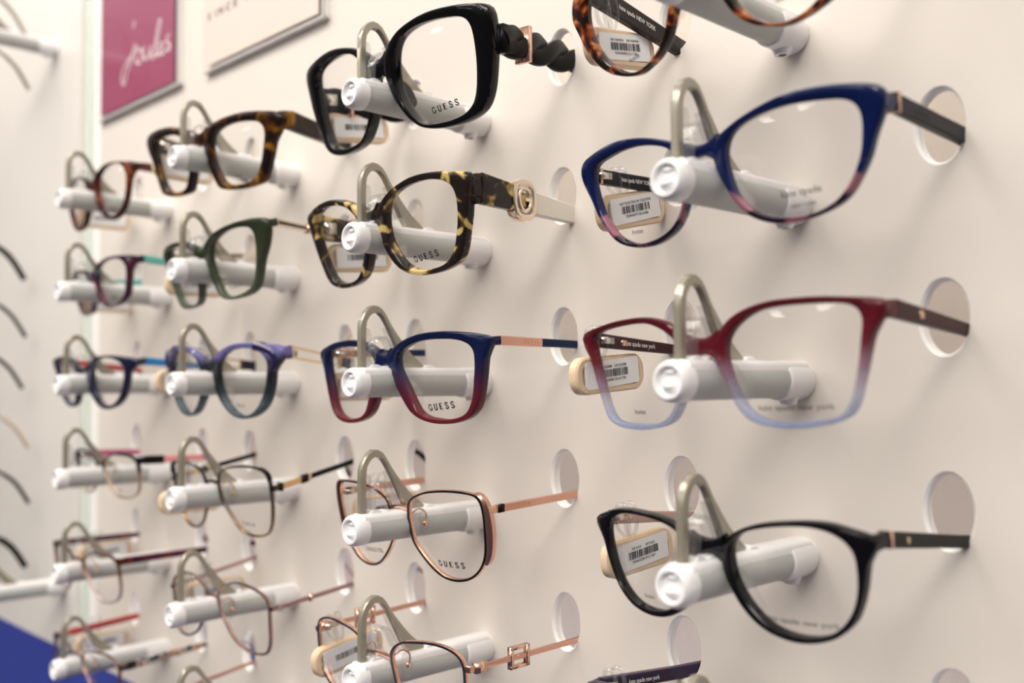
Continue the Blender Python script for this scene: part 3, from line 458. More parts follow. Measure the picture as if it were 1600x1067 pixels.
JO = [[(-579.8, 159.2), (-581.7, 153.8)], [(-578.3, 140.9), (-585.1, 129.4), (-592.0, 121.7), (-595.8, 114.9), (-599.0, 111.8), (-602.6, 115.6), (-600.8, 123.7), (-589.0, 130.3), (-576.7, 135.8), (-572.9, 137.3)], [(-569.1, 133.9), (-575.9, 131.9), (-576.5, 126.5), (-571.5, 122.5), (-566.6, 125.0), (-566.0, 131.5), (-569.1, 134.2)], [(-560.8, 134.4), (-562.9, 128.8), (-560.6, 123.6), (-554.7, 123.8), (-550.4, 129.3), (-549.0, 131.9), (-550.3, 126.9), (-548.1, 121.3), (-543.7, 121.2)], [(-543.7, 123.2), (-537.4, 134.3), (-532.6, 145.9), (-535.5, 147.5), (-540.3, 136.6), (-542.3, 126.6), (-539.4, 121.0), (-535.1, 122.1)], [(-535.1, 124.0), (-529.5, 125.5), (-528.8, 128.6), (-533.1, 129.3), (-535.2, 125.6), (-533.0, 121.1), (-527.3, 120.2), (-523.9, 122.9)], [(-517.8, 132.8), (-522.6, 130.5), (-519.7, 125.8), (-516.3, 122.6), (-518.3, 120.5), (-523.2, 122.7)]]
card('sign', 'raspberry pink sign card with a thin white handwritten word, above the leftmost glasses', -0.645, -0.5105, 0.0955, 0.25, M['sign_pink'], strokes=JO, ink=M['white_ink'], edge=0.010)
card('sign', 'pale blush sign card with dark capitals, cut off by the top edge', -0.459, -0.318, 0.0945, 0.25, M['sign_pale'],
     texts=[(c_, x_, 0.1266, 0.0052, 1.3, 1) for c_, x_ in (('S', -0.4575), ('I', -0.4475), ('N', -0.4425), ('C', -0.4320), ('E', -0.4215), ('1', -0.4055), ('1', -0.3955))], ink=M['ink'], edge=0.008)

# ------------------------------------------------------------------ display rods
def make_rod(L=RODL):
    t = empty('display_rod', (0, 0, 0), '', 'display rod', 'display rods')
    b = MB(); b.rev([(0.00645, -L+0.007), (0.00645, -0.0162)], 36); b.obj('rod_body', M['grey'], t)
    b = MB()
    pr = [(-0.0054, 0.0030), (0.0054, 0.0030), (0.0054, 0.0052), (0.0046, 0.0064), (0.0032, 0.0070), (-0.0032, 0.0070), (-0.0046, 0.0064), (-0.0054, 0.0052)]
    b.rings([[Vector((p[0], y, p[1])) for p in pr] for y in (-L+0.005, -0.002)])
    for yc, rr, hh in ((-0.0680, 0.0036, 0.0018), (-0.0615, 0.0030, 0.0012), (-0.0370, 0.0036, 0.0017)):
        b.extr([(yc+rr*math.cos(PI*k/8), 0.0066+hh*math.sin(PI*k/8)) for k in range(9)], -0.0030, 0.0030, 0.0004)
    b.obj('top_rail', M['white'], t)
    b = MB()
    b.rev([(0.0069, -L+0.0072), (0.0070, -L+0.0066), (0.0070, -L+0.0022), (0.0066, -L+0.0008), (0.0058, -L), (0.0049, -L), (0.0046, -L+0.0005), (0.0044, -L+0.0016), (0.0001, -L+0.0016)], 40)
    cap = b.obj('end_cap', M['white'], t)
    b = MB(); ly = -L+0.0016                        # the two halves of the lock in the cap
    b.ball((0, ly, -0.0016), 0.0029, 0.0023, 0.0019)
    b.ball((0.0, ly, 0.0030), 0.0022, 0.0008, 0.0010)
    b.obj('lock', M['white'], cap)
    b = MB()
    b.rev([(0.0065, -0.0166), (0.0072, -0.0160), (0.0073, -0.0145), (0.0073, -0.0018), (0.0068, 0.0)], 40)
    sl = b.obj('wall_sleeve', M['white'], t)
    b = MB(); n = 20
    rs = [[Vector((q*math.cos(2*PI*k/n), -0.0080+q*math.sin(2*PI*k/n), z)) for k in range(n)] for q, z in ((0.0040, -0.0060), (0.0032, -0.0080), (0.0028, -0.0089), (0.0016, -0.0089), (0.0015, -0.0084), (0.0001, -0.0084))]
    b.rings(rs); b.obj('screw_boss', M['white'], sl)
    b = MB(); b.rings([[Vector((q*math.cos(2*PI*k/n), -0.0080+q*math.sin(2*PI*k/n), z)) for k in range(n)] for q, z in ((0.0014, -0.0084), (0.0014, -0.00865))]); b.obj('screw', M['dark'], sl)
    # lever: bent beige hoop standing on the rod
    out = [(-0.0755, 0.0066), (-0.0755, 0.0246), (-0.0745, 0.0292), (-0.0722, 0.0328), (-0.0690, 0.0350), (-0.0658, 0.0350), (-0.0630, 0.0335), (-0.0605, 0.0304), (-0.0565, 0.0246), (-0.0470, 0.0140), (-0.0375, 0.0068)]
    inn = [(-0.0492, 0.0068), (-0.0528, 0.0120), (-0.0570, 0.0200), (-0.0610, 0.0270), (-0.0636, 0.0304), (-0.0662, 0.0318), (-0.0688, 0.0312), (-0.0710, 0.0288), (-0.0722, 0.0246), (-0.0722, 0.0066)]
    b = MB(); n = len(out); N = 20
    def rs_(pl, N):
        pl = [Vector(p) for p in catmull([Vector(p) for p in pl], 6, False)]
        d = [0]
        for i in range(1, len(pl)): d.append(d[-1]+(pl[i]-pl[i-1]).length)
        o_ = []; j = 0
        for k in range(N+1):
            q = d[-1]*k/N
            while j < len(d)-2 and d[j+1] < q: j += 1
            o_.append(pl[j].lerp(pl[j+1], (q-d[j])/max(d[j+1]-d[j], 1e-9)))
        return o_
    A = rs_(out, 26); B = rs_(inn[::-1], 26); X = 0.0016; bv = 0.0005
    ring = []
    for a_, b_ in zip(A, B):
        dd = (b_-a_).normalized()*bv
        ring.append([Vector((x, p[0], p[1])) for x, p in ((-X, a_+dd), (-X+bv, a_), (X-bv, a_), (X, a_+dd), (X, b_-dd), (X-bv, b_), (-X+bv, b_), (-X, b_-dd))])
    b.rings(ring); b.obj('lever', M['lever'], t)
    # clear nose rest clipped inside the hoop
    b = MB()
    b.extr([(-0.0722, 0.0085), (-0.0712, 0.0075), (-0.0700, 0.0085), (-0.0700, 0.0220), (-0.0708, 0.0240), (-0.0722, 0.0244)], -0.0024, 0.0024, 0.0004)
    b.extr([(-0.0610, 0.0250), (-0.0600, 0.0252), (-0.0510, 0.0150), (-0.0500, 0.0120), (-0.0516, 0.0106), (-0.0535, 0.0112), (-0.0598, 0.0222)], -0.0026, 0.0026, 0.0004)
    pth = catmull([Vector(p) for p in ((-0.0690, 0.0080), (-0.0684, 0.0150), (-0.0662, 0.0200), (-0.0632, 0.0208), (-0.0600, 0.0180), (-0.0560, 0.0100))], 6, False)
    b.sweep([(0, p[0], p[1]) for p in pth], (0.0035, 0.0004), 8, 0.5, up=Vector((1, 0, 0)).cross(Vector((0, 1, 0))))
    b.obj('nose_rest', M['clear'], t)
    return t
def copy_tree(o, parent=None):
    c = o.copy(); COL.objects.link(c)
    if parent: c.parent = parent
    for ch in [x for x in bpy.data.objects if x.parent == o]: copy_tree(ch, c)
    return c
rod0 = make_rod(); rod_used = False
def place_rod(x, z, label, y=0.0):
    global rod_used
    r_ = rod0 if not rod_used else copy_tree(rod0)
    rod_used = True; r_.location = (x, y, z); r_['label'] = label
    return r_

# ------------------------------------------------------------------ glasses
RW = 0.30
wrap = lambda u: u*u/(2*RW)
mmv = lambda pts: [Vector((a/1000, b_/1000)) for a, b_ in pts]
def radial(pts, c, N):
    d = catmull(pts, 10); an = [math.atan2(p.y-c.y, p.x-c.x) % (2*PI) for p in d]; ra = [(p-c).length for p in d]
    out = []
    for k in range(N):
        th = 2*PI*k/N; best = None
        for i in range(len(d)):
            j = (i+1) % len(d); a0, a1 = an[i], an[j]; dl = (a1-a0+PI) % (2*PI)-PI; ds = (th-a0+PI) % (2*PI)-PI
            if abs(dl) < 1e-9: continue
            t = ds/dl
            if -1e-6 <= t <= 1+1e-6 and abs(ds) < 0.6:
                r_ = ra[i]+(ra[j]-ra[i])*t
                if best is None or r_ > best: best = r_
        out.append(best)
    for k in range(N):
        if out[k] is None: out[k] = out[k-1] or 0.02
    return [(out[k-1]+2*out[k]+out[(k+1) % N])/4 for k in range(N)]
def superring(n, pw):
    return [(math.copysign(abs(math.cos(2*PI*k/n+PI/n))**pw, math.cos(2*PI*k/n+PI/n)), math.copysign(abs(math.sin(2*PI*k/n+PI/n))**pw, math.sin(2*PI*k/n+PI/n))) for k in range(n)]

class Specs: pass
def build_glasses(key, d, sp):
    colx = -d['c']*CW; rowz = -d['w']*S
    org = Vector([v/1000 for v in d['o']])+Vector(sp.get('shift', (0, 0, 0)))
    t = empty('eyeglasses', org, sp['label'], 'glasses', 'eyeglasses on the display wall')
    t.rotation_mode = 'YXZ'; t.rotation_euler = (R(d['r'][1]), R(d['r'][2]), R(d['r'][0]))
    MW = t.rotation_euler.to_matrix().to_4x4(); MW.translation = org; MI = MW.inverted()
    metal = 'inn' not in d; N = 96
    outp = mmv(d['out']); T = sp.get('T', 0.0042)
    if metal:
        c = sum(outp, Vector((0, 0)))/len(outp); ro = radial(outp, c, N); hr = sp.get('hr', 0.00075)
        ri = [q-hr for q in ro]; ro = [q+hr for q in ro]; T = sp.get('T', 0.0022)
    else:
        inp = mmv(d['inn']); c = (Vector((min(p.x for p in inp), min(p.y for p in inp)))+Vector((max(p.x for p in inp), max(p.y for p in inp))))/2
        ro = radial(outp, c, N); ri = radial(inp, c, N)
        ro = [max(a, b_+0.0011) for a, b_ in zip(ro, ri)]
    pw = 0.5 if not metal else 0.8
    sec = superring(14 if not metal else 10, pw)
    def rimpt(s_, k, a, w_, rin=None, rout=None):
        th = 2*PI*k/N; r0 = ri[k]; r1 = ro[k]; rr = (r0+r1)/2+(r1-r0)/2*a
        u = c.x+rr*math.cos(th); v = c.y+rr*math.sin(th)
        return Vector((s_*u, wrap(u)+T/2+T/2*w_, v))
    b = MB()
    for s_ in (1, -1):
        b.rings([[rimpt(s_, k, a, w_) for a, w_ in sec] for k in range(N)], True, False)
    # bridge
    bt, bb = d['bh'][0]/1000, d['bh'][1]/1000; vm = (bt+bb)/2
    kk = min(range(N), key=lambda k: abs((2*PI*k/N)-PI+math.atan2(vm-c.y, (c.x-0.004))*1) if False else abs(math.sin(2*PI*k/N)*ro[k]+c.y-vm)+(0 if math.cos(2*PI*k/N) < 0 else 9))
    uN = c.x+math.cos(2*PI*kk/N)*(ri[kk]*0.35+ro[kk]*0.65)
    uN = max(uN, 0.004)
    if metal:
        uN = c.x+math.cos(2*PI*kk/N)*(ri[kk]+ro[kk])/2
        arch = sp.get('arch', 0.0012)
        pth = [(uN*q, wrap(uN*abs(q))+0.0008, vm+arch*(1-q*q)) for q in [i/8-1 for i in range(17)]]
        b.sweep(pth, (0.0009, 0.0010), 10, 0.8)
    else:
        rs = []
        for i in range(17):
            q = i/8-1; u = uN*q; top = bt+abs(q)**2.2*sp.get('bk', 0.0022); bot = bb-abs(q)**2.4*sp.get('bl', 0.0042)
            mid = (top+bot)/2; hh = (top-bot)/2
            rs.append([Vector((u, wrap(u)+T/2+T/2*w_*0.96, mid+hh*a)) for a, w_ in sec])
        b.rings(rs)
    # end pieces reaching back to the arms
    um = max(c.x+ro[k]*math.cos(2*PI*k/N) for k in range(N)); hv = d['hv']/1000
    hs, he = d['hh'][0]/1000, d['hh'][1]/1000
    tx = sp.get('tx', 0.0017 if not metal else 0.0009)
    arms = []
    for s_, en in ((1, d['re']), (-1, d['le'])):
        P1 = Vector((en[0]/1000, 0, en[1]/1000))+Vector(sp.get('shift', (0, 0, 0)))
        ux = um-0.0018 if not metal else um+0.0012
        back = 0.007 if not metal else 0.0045
        L0 = Vector((s_*(um-0.004), wrap(um)+T*0.5, hv)); L1 = Vector((s_*(ux), wrap(um)+T*0.7, hv)); L2 = Vector((s_*ux, wrap(um)+back, hv))
        if metal:
            # from the rim at that height out to the hinge
            kh = min(range(N), key=lambda k: abs(math.sin(2*PI*k/N)*ro[k]+c.y-hv)+(0 if math.cos(2*PI*k/N) > 0 else 9))
            ue = c.x+math.cos(2*PI*kh/N)*ro[kh]
            L0 = Vector((s_*(ue-0.0006), wrap(ue)+T*0.5, hv)); ux = max(ux, ue+0.002)
            L1 = Vector((s_*ux, wrap(ux)+0.001, hv)); L2 = Vector((s_*(ux+0.0005), wrap(ux)+back, hv))
        hsz = hs*0.5
        b.sweep([L0, L0.lerp(L1, .5), L1, L1.lerp(L2, .35), L2], [(0.0016 if not metal else 0.0009, hsz*0.98)]*5, 12, 0.5)
        arms.append((s_, L2, P1))
    front = b.obj('frame_front', M[sp['rim']], t)
    if sp.get('inlay'):
        b = MB()
        for s_ in (1, -1):
            rs = []
            for k in range(N):
                th = 2*PI*k/N; rr = (ri[k]+ro[k])/2
                p = Vector((s_*(c.x+rr*math.cos(th)), 0, c.y+rr*math.sin(th))); p.y = wrap(abs(p.x))-0.00015
                q = Vector((s_*math.cos(th), 0, math.sin(th)))
                rs.append([p+q*0.00048, p+Vector((0, 0.0006, 0))+q*0.0005, p+Vector((0, 0.0006, 0))-q*0.0005, p-q*0.00048])
            b.rings(rs, True, False)
        b.obj('enamel_line', M[sp['inlay']], front)
    if sp.get('side_plate'):
        for s_ in (1, -1):
            b = MB(); rs = []
            ks = [k % N for k in range(-9, 13)]
            for i, k in enumerate(ks):
                q = i/(len(ks)-1); wd = 0.0030*math.sin(PI*min(1, q*0.93+0.07))**0.6+0.0002; th = 2*PI*k/N
                pr = []
                for rr, y in ((ro[k], -0.0002), (ro[k]+wd*0.5, -0.0006), (ro[k]+wd, 0.0002), (ro[k]+wd, 0.0024), (ro[k], 0.0022)):
                    u = c.x+rr*math.cos(th); pr.append(Vector((s_*u, wrap(u)+y, c.y+rr*math.sin(th))))
                rs.append(pr)
            b.rings(rs); b.obj('side_plate', M['rose_satin'], front)
    if sp.get('corner'):
        m_, k0, k1, th_ = sp['corner']
        for s_ in (1, -1):
            b = MB(); rs = []
            for k in range(k0, k1+1):
                th = 2*PI*(k % N)/N; rr = (ri[k % N]+ro[k % N])/2
                p = Vector((s_*(c.x+rr*math.cos(th)), 0, c.y+rr*math.sin(th))); p.y = wrap(abs(p.x))+T/2
                q = Vector((s_*math.cos(th), 0, math.sin(th)))
                rs.append([p+q*(th_*a)+Vector((0, T*0.62*w_, 0)) for a, w_ in superring(8, .7)])
            b.rings(rs); b.obj('corner_collar', M[m_], front)
    # lenses
    def lensw(u, v):
        dx, dz = u-c.x, v-c.y; r_ = math.hypot(dx, dz); th = math.atan2(dz, dx) % (2*PI); x = th/(2*PI)*N; k = int(x) % N; f = x-int(x)
        rr = ri[k]*(1-f)+ri[(k+1) % N]*f
        return wrap(u)+T*0.45-0.0021*max(0, 1-(r_/rr)**2)
    lens_o = {}
    for s_ in (1, -1):
        b = MB(); nr = 8; vs = []; fs = []
        for lay in (0, 0.0012):
            b0 = len(vs); vs.append((s_*c.x, lensw(c.x, c.y)+lay, c.y))
            for j in range(1, nr+1):
                for k in range(N):
                    th = 2*PI*k/N; rr = (ri[k]+(0.0004 if j == nr else 0))*j/nr
                    u = c.x+rr*math.cos(th); v = c.y+rr*math.sin(th)
                    y = lensw(u, v) if j < nr else wrap(u)+T*0.45
                    vs.append((s_*u, y+lay, v))
            for k in range(N): fs.append((b0, b0+1+k, b0+1+(k+1) % N))
            for j in range(nr-1):
                for k in range(N):
                    a = b0+1+j*N; k2 = (k+1) % N; fs.append((a+k, a+N+k, a+N+k2, a+k2))
            if lay: 
                a = 1+(nr-1)*N; bq = b0+1+(nr-1)*N
                for k in range(N): fs.append((a+k, bq+k, bq+(k+1) % N, a+(k+1) % N))
        b.add(vs, fs); lens_o[s_] = b.obj('lens', M['lens'], t)
    for s_, word, u0, v0, h, xs, spc, rot_, kind in sp.get('text', []):
        if kind == 'serif': vs, fs = serif_letters(word, h, xs)
        else: vs, fs = text_mesh(word, h, xs=xs, sp=spc)
        ca, sa = math.cos(R(rot_)), math.sin(R(rot_)); V = []
        for x, z in vs:
            u = u0+x*ca-z*sa; v = v0+x*sa+z*ca
            V.append((u, lensw(abs(u), v)-0.00015, v))
        mkobj('lens_lettering', V, fs, M['ink'], lens_o[s_], False)
    # nose pads
    for s_ in (1, -1):
        vn = c.y-0.004 if not metal else c.y+0.002
        kn = min(range(N), key=lambda k: abs(math.sin(2*PI*k/N)*ri[k]+c.y-vn)+(0 if math.cos(2*PI*k/N) < 0 else 9))
        un = c.x+math.cos(2*PI*kn/N)*(ri[kn]+ro[kn])/2
        b = MB()
        if metal:
            cp = Vector((s_*(un-0.0005), wrap(un)+0.0085, vn-0.002))
            b.ball(cp, 0.0012, 0.0032, 0.0058); pd = b.obj('nose_pad', M['clear'], t)
            b = MB(); p0 = Vector((s_*un, wrap(un)+T*0.8, vn+0.004))
            b.sweep(catmull([p0, p0+Vector((s_*0.001, 0.004, 0.0015)), p0+Vector((s_*0.0022, 0.0068, -0.001)), cp+Vector((s_*0.0016, 0, 0.0))], 5, False), (0.0004, 0.0004), 6, 1)
            b.ball(cp+Vector((s_*0.0014, 0, 0)), 0.0010, 0.0014, 0.0014, 10, 6)
            b.obj('pad_arm', M[sp.get('pad', 'rose')], pd)
        else:
            rs = []
            for i in range(9):
                q = i/8; v = vn+0.006-0.014*q
                kq = min(range(N), key=lambda k: abs(math.sin(2*PI*k/N)*ri[k]+c.y-v)+(0 if math.cos(2*PI*k/N) < 0 else 9))
                uq = c.x+math.cos(2*PI*kq/N)*(ri[kq]*0.6+ro[kq]*0.4); dp = 0.0045*math.sin(PI*q)**0.6+0.0003
                rs.append([Vector((s_*(uq+a), wrap(uq)+T*0.9+y_, v)) for a, y_ in ((-0.0011, -0.001), (0.0009, -0.001), (0.0005+0.0005*dp/0.0045, dp), (-0.0006, dp))])
            b.rings(rs); b.obj('nose_pad', M[sp.get('padmat', 'clear')], t)
    # temple arms
    for s_, L2, P1 in arms:
        W0 = MW @ L2
        dv = (P1-W0); tail = []
        dn = dv.normalized(); base = P1.copy()
        for q in (0.012, 0.024, 0.034):
            tail.append(base+dn*q)
        e0 = tail[-1]
        for q, dz in ((0.008, -0.002), (0.016, -0.006), (0.024, -0.012), (0.031, -0.019), (0.037, -0.027), (0.041, -0.034)):
            tail.append(e0+Vector((-s_*q*0.06, q, dz))*sp.get('tailk', 1.0))
        n1 = 16; pts = [W0.lerp(P1, i/n1) for i in range(n1+1)]+tail
        par = [i/n1 for i in range(n1+1)]+[1.12+0.1*i for i in range(len(tail))]
        def hh_(q): return (hs+(he-hs)*min(q, 1))/2 if q <= 1 else (he/2)*(1+0.25*math.sin(min(1, (q-1)/0.9)*PI)) if not metal else he/2
        segs = sp['arm'] if s_ == 1 else sp.get('armL', sp['arm'])
        longest = max(segs, key=lambda g: min(g[1], 1.2)-g[0]); parent = None
        for g in [longest]+[g for g in segs if g is not longest]:
            a0, a1, mt, shp = g[:4]
            def at(q):
                for i in range(len(par)-1):
                    if par[i] <= q <= par[i+1]+1e-9: return pts[i].lerp(pts[i+1], (q-par[i])/(par[i+1]-par[i]))
                return pts[-1]
            qs = [a0]+[p for p in par if a0+0.01 < p < a1-0.01]+[min(a1, par[-1])]
            P = [MI @ at(q) for q in qs]; upl = (MI.to_3x3() @ Vector((0, 0, 1)))
            b = MB()
            if shp == 'flat':
                k_ = g[4] if len(g) > 4 else 1.0
                b.bar(P, [(tx*(g[5] if len(g) > 5 else 1), hh_(q)*k_) for q in qs], upl)
            elif shp == 'rod':
                b.sweep(P, (g[4], g[4]*1.1), 10, 0.9, up=upl)
            elif shp == 'double':
                for sg in (1, -1):
                    b.sweep([p+upl*sg*(hh_(q)-0.0008)*g[4] for p, q in zip(P, qs)], (0.0011, 0.0007), 8, 0.6, up=upl)
                b.sweep([P[0]-upl*hh_(a0)*g[4], P[0]+upl*hh_(a0)*g[4]], (0.0014, 0.0012), 8, 0.6, up=Vector((0, 1, 0)))
                b.sweep([P[-1]-upl*hh_(a0)*g[4], P[-1]+upl*hh_(a0)*g[4]], (0.0014, 0.0012), 8, 0.6, up=Vector((0, 1, 0)))
            elif shp == 'braid':
                m_ = 90; sdv = (MI.to_3x3() @ Vector((1, 0, 0)))
                for ph in (0, PI):
                    pp = []; 
                    for i in range(m_+1):
                        q = a0+(a1-a0)*i/m_; a = ph+(q-a0)*2*PI*1.5
                        fall = 1 if q < 1.05 else max(0.3, 1-(q-1.05)*2)
                        pp.append(MI @ at(q)+upl*0.0034*fall*math.sin(a)+sdv*0.0013*fall*math.cos(a))
                    b.sweep(pp, (0.0024, 0.0040), 14, 0.85, up=upl)
            o = b.obj('temple_arm' if parent is None else {'flat': 'arm_section', 'rod': 'arm_core', 'double': 'twin_bar', 'braid': 'braid'}[shp], M[mt], t if parent is None else parent)
            if parent is None: parent = o
        def localbox(q, dy, dz, dx, mt, nm, frame=False, dzc=0.0, out=0.0):
            c0 = MI @ at_(q)+upl*dzc+Vector((s_*out, 0, 0)); b = MB(); yv = (MI @ at_(q+0.02)-MI @ at_(q-0.02)).normalized(); xv = yv.cross(upl).normalized()
            def bx(y0, y1, z0, z1):
                rs = []
                for yy in (y0, y1):
                    rs.append([c0+yv*yy+upl*zz+xv*xx for xx, zz in ((-dx, z0), (dx, z0), (dx, z1), (-dx, z1))])
                b.rings(rs)
            if frame:
                bx(-dy, -dy*0.68, -dz, dz); bx(dy*0.68, dy, -dz, dz); bx(-dy, dy, dz*0.72, dz); bx(-dy, dy, -dz, -dz*0.72)
            else: bx(-dy, dy, -dz, dz)
            return b.obj(nm, M[mt], parent)
        def at_(q):
            for i in range(len(par)-1):
                if par[i] <= q <= par[i+1]+1e-9: return pts[i].lerp(pts[i+1], (q-par[i])/(par[i+1]-par[i]))
            return pts[-1]
        # hinge on the inner side
        localbox(0.06, 0.0032, max(0.0009, hs*0.22), 0.0010, sp.get('hinge', 'steel'), 'hinge', out=-(tx+0.0008))
        for q, dy, dz, dx, mt, nm, fr in sp.get('bits', []): localbox(q, dy, dz, dx, mt, nm, fr)
        if sp.get('g_buckle'):
            c0 = MI @ at_(sp['g_buckle']); b = MB(); xv = Vector((1, 0, 0))
            yv = (MI @ at_(0.5)-MI @ at_(0.4)).normalized()
            for dxx in (0.0022, -0.0022):
                pp = [c0+xv*dxx+yv*0.0062*math.copysign(abs(math.cos(a))**.75, math.cos(a))+upl*0.0078*math.copysign(abs(math.sin(a))**.75, math.sin(a)) for a in [2*PI*i/36 for i in range(36)]]
                b.sweep(pp, (0.0013, 0.0009), 8, 0.7, up=xv, closed=True)
                b.sweep([c0+xv*dxx+yv*0.0036*math.cos(R(a))+upl*0.0050*math.sin(R(a)) for a in range(40, 361, 20)], (0.0009, 0.0008), 8, 0.7, up=xv)
                b.sweep([c0+xv*dxx+yv*0.0000, c0+xv*dxx+yv*0.0038, c0+xv*dxx+yv*0.0038-upl*0.003], (0.0008, 0.0008), 6, 0.7, up=xv)
            b.obj('letter_buckle', M['palegold'], parent)
        if s_ == -1 and sp.get('armtext'):
            tx_, q0, q1, h = sp['armtext'][:4]
            vs, fs = text_mesh(tx_, h, xs=0.8, align='LEFT'); p0 = at_(q0); p1 = at_(q1)
            yv = (p1-p0).normalized(); zv = Vector((0, 0, 1)); V = []
            for x, z in vs: V.append(MI @ (p0+yv*x+zv*(z-h*0.45)+Vector((tx+0.0003, 0, 0))))
            mkobj('arm_lettering', V, fs, M['white_ink'], parent, False)
        if s_ == 1 and sp.get('armtextR'):
            tx_, q0, q1, h, mt = sp['armtextR']
            vs, fs = text_mesh(tx_, h, xs=1.0, sp=1.2, align='LEFT'); p0 = at_(q0); p1 = at_(q1)
            yv = (p1-p0).normalized(); zv = Vector((0, 0, 1)); V = []
            for x, z in vs: V.append(MI @ (p0+yv*x+zv*(z-h*0.45)+Vector((tx+0.0003, 0, 0))))
            mkobj('arm_lettering', V, fs, M[mt], parent, False)
    return t, arms, MW

# ------------------------------------------------------------------ security tags
def make_tag(loc, tilt, armz, label, lines, label_tilt=0.0, yaw=0.0):
    t = empty('security_tag', loc, label, 'security tag', 'cream security tags hanging on the arms')
    t.rotation_euler = (R(tilt), 0, R(yaw))
    b = MB(); O_ = stadium(0.0205, 0.0072, 0.0060); I_ = stadium(0.0172, 0.0047, 0.0036)
    def yz(p, x): return Vector((x, p[0], p[1]))
    n = len(O_); X = 0.0024
    rs = [[yz(p, x) for p in q] for x, q in ((-X, inset(O_, 0.0008)), (-X+0.0008, O_), (X-0.0008, O_), (X, inset(O_, 0.0008)), (X, I_), (X-0.0014, I_))]
    b.rings(rs, False, True); body = b.obj('tag_case', M['cream'], t)
    b = MB(); ca, sa = math.cos(R(label_tilt)), math.sin(R(label_tilt))
    def lp(y, z, x): return Vector((x, y*ca-z*sa+0.0005, y*sa+z*ca+0.0004))
    b.rings([[lp(p[0], p[1], x) for p in stadium(0.0158, 0.0052, 0.0012)] for x in (X-0.0008, X+0.0003)])
    pl = b.obj('paper_label', M['paper'], t, False)
    b = MB(); rnd = random.Random(int(abs(loc[1])*1e6) % 1000+int(abs(loc[2])*1e5)); y = -0.0092
    while y < 0.0092:
        w_ = rnd.choice([0.00025, 0.00025, 0.0005, 0.0007])
        b.add([lp(y, -0.0014, X+0.00045), lp(y+w_, -0.0014, X+0.00045), lp(y+w_, 0.0016, X+0.00045), lp(y, 0.0016, X+0.00045)], [(0, 1, 2, 3)])
        y += w_+rnd.choice([0.0003, 0.0003, 0.0006])
    for s_, z in lines:
        vs, fs = text_mesh(s_, 0.00105, xs=1.0, sp=1.0)
        b.add([lp(v[0], v[1]+z, X+0.00045) for v in vs], fs)
    b.obj('barcode', M['ink'], pl, False)
    # clear loop from the case round the arm
    hgt = max(0.008, armz-loc[2]+0.0045)
    b = MB()
    for off in (-0.0030, 0.0018):
        pp = catmull([Vector((0, -0.004+off*0.3, 0.006)), Vector((0.0030, -0.005+off, hgt*0.6)), Vector((0.0024, -0.005+off, hgt)), Vector((-0.0002, -0.0045+off, hgt+0.0015)), Vector((-0.0028, -0.005+off, hgt)), Vector((-0.0028, -0.005+off, hgt*0.6)), Vector((-0.0004, -0.004+off*0.3, 0.006))], 6, False)
        b.sweep(pp, (0.0005, 0.0009), 8, 0.7, up=Vector((1, 0, 0.01)))
    b.obj('clear_loop', M['clear'], t)
    return t

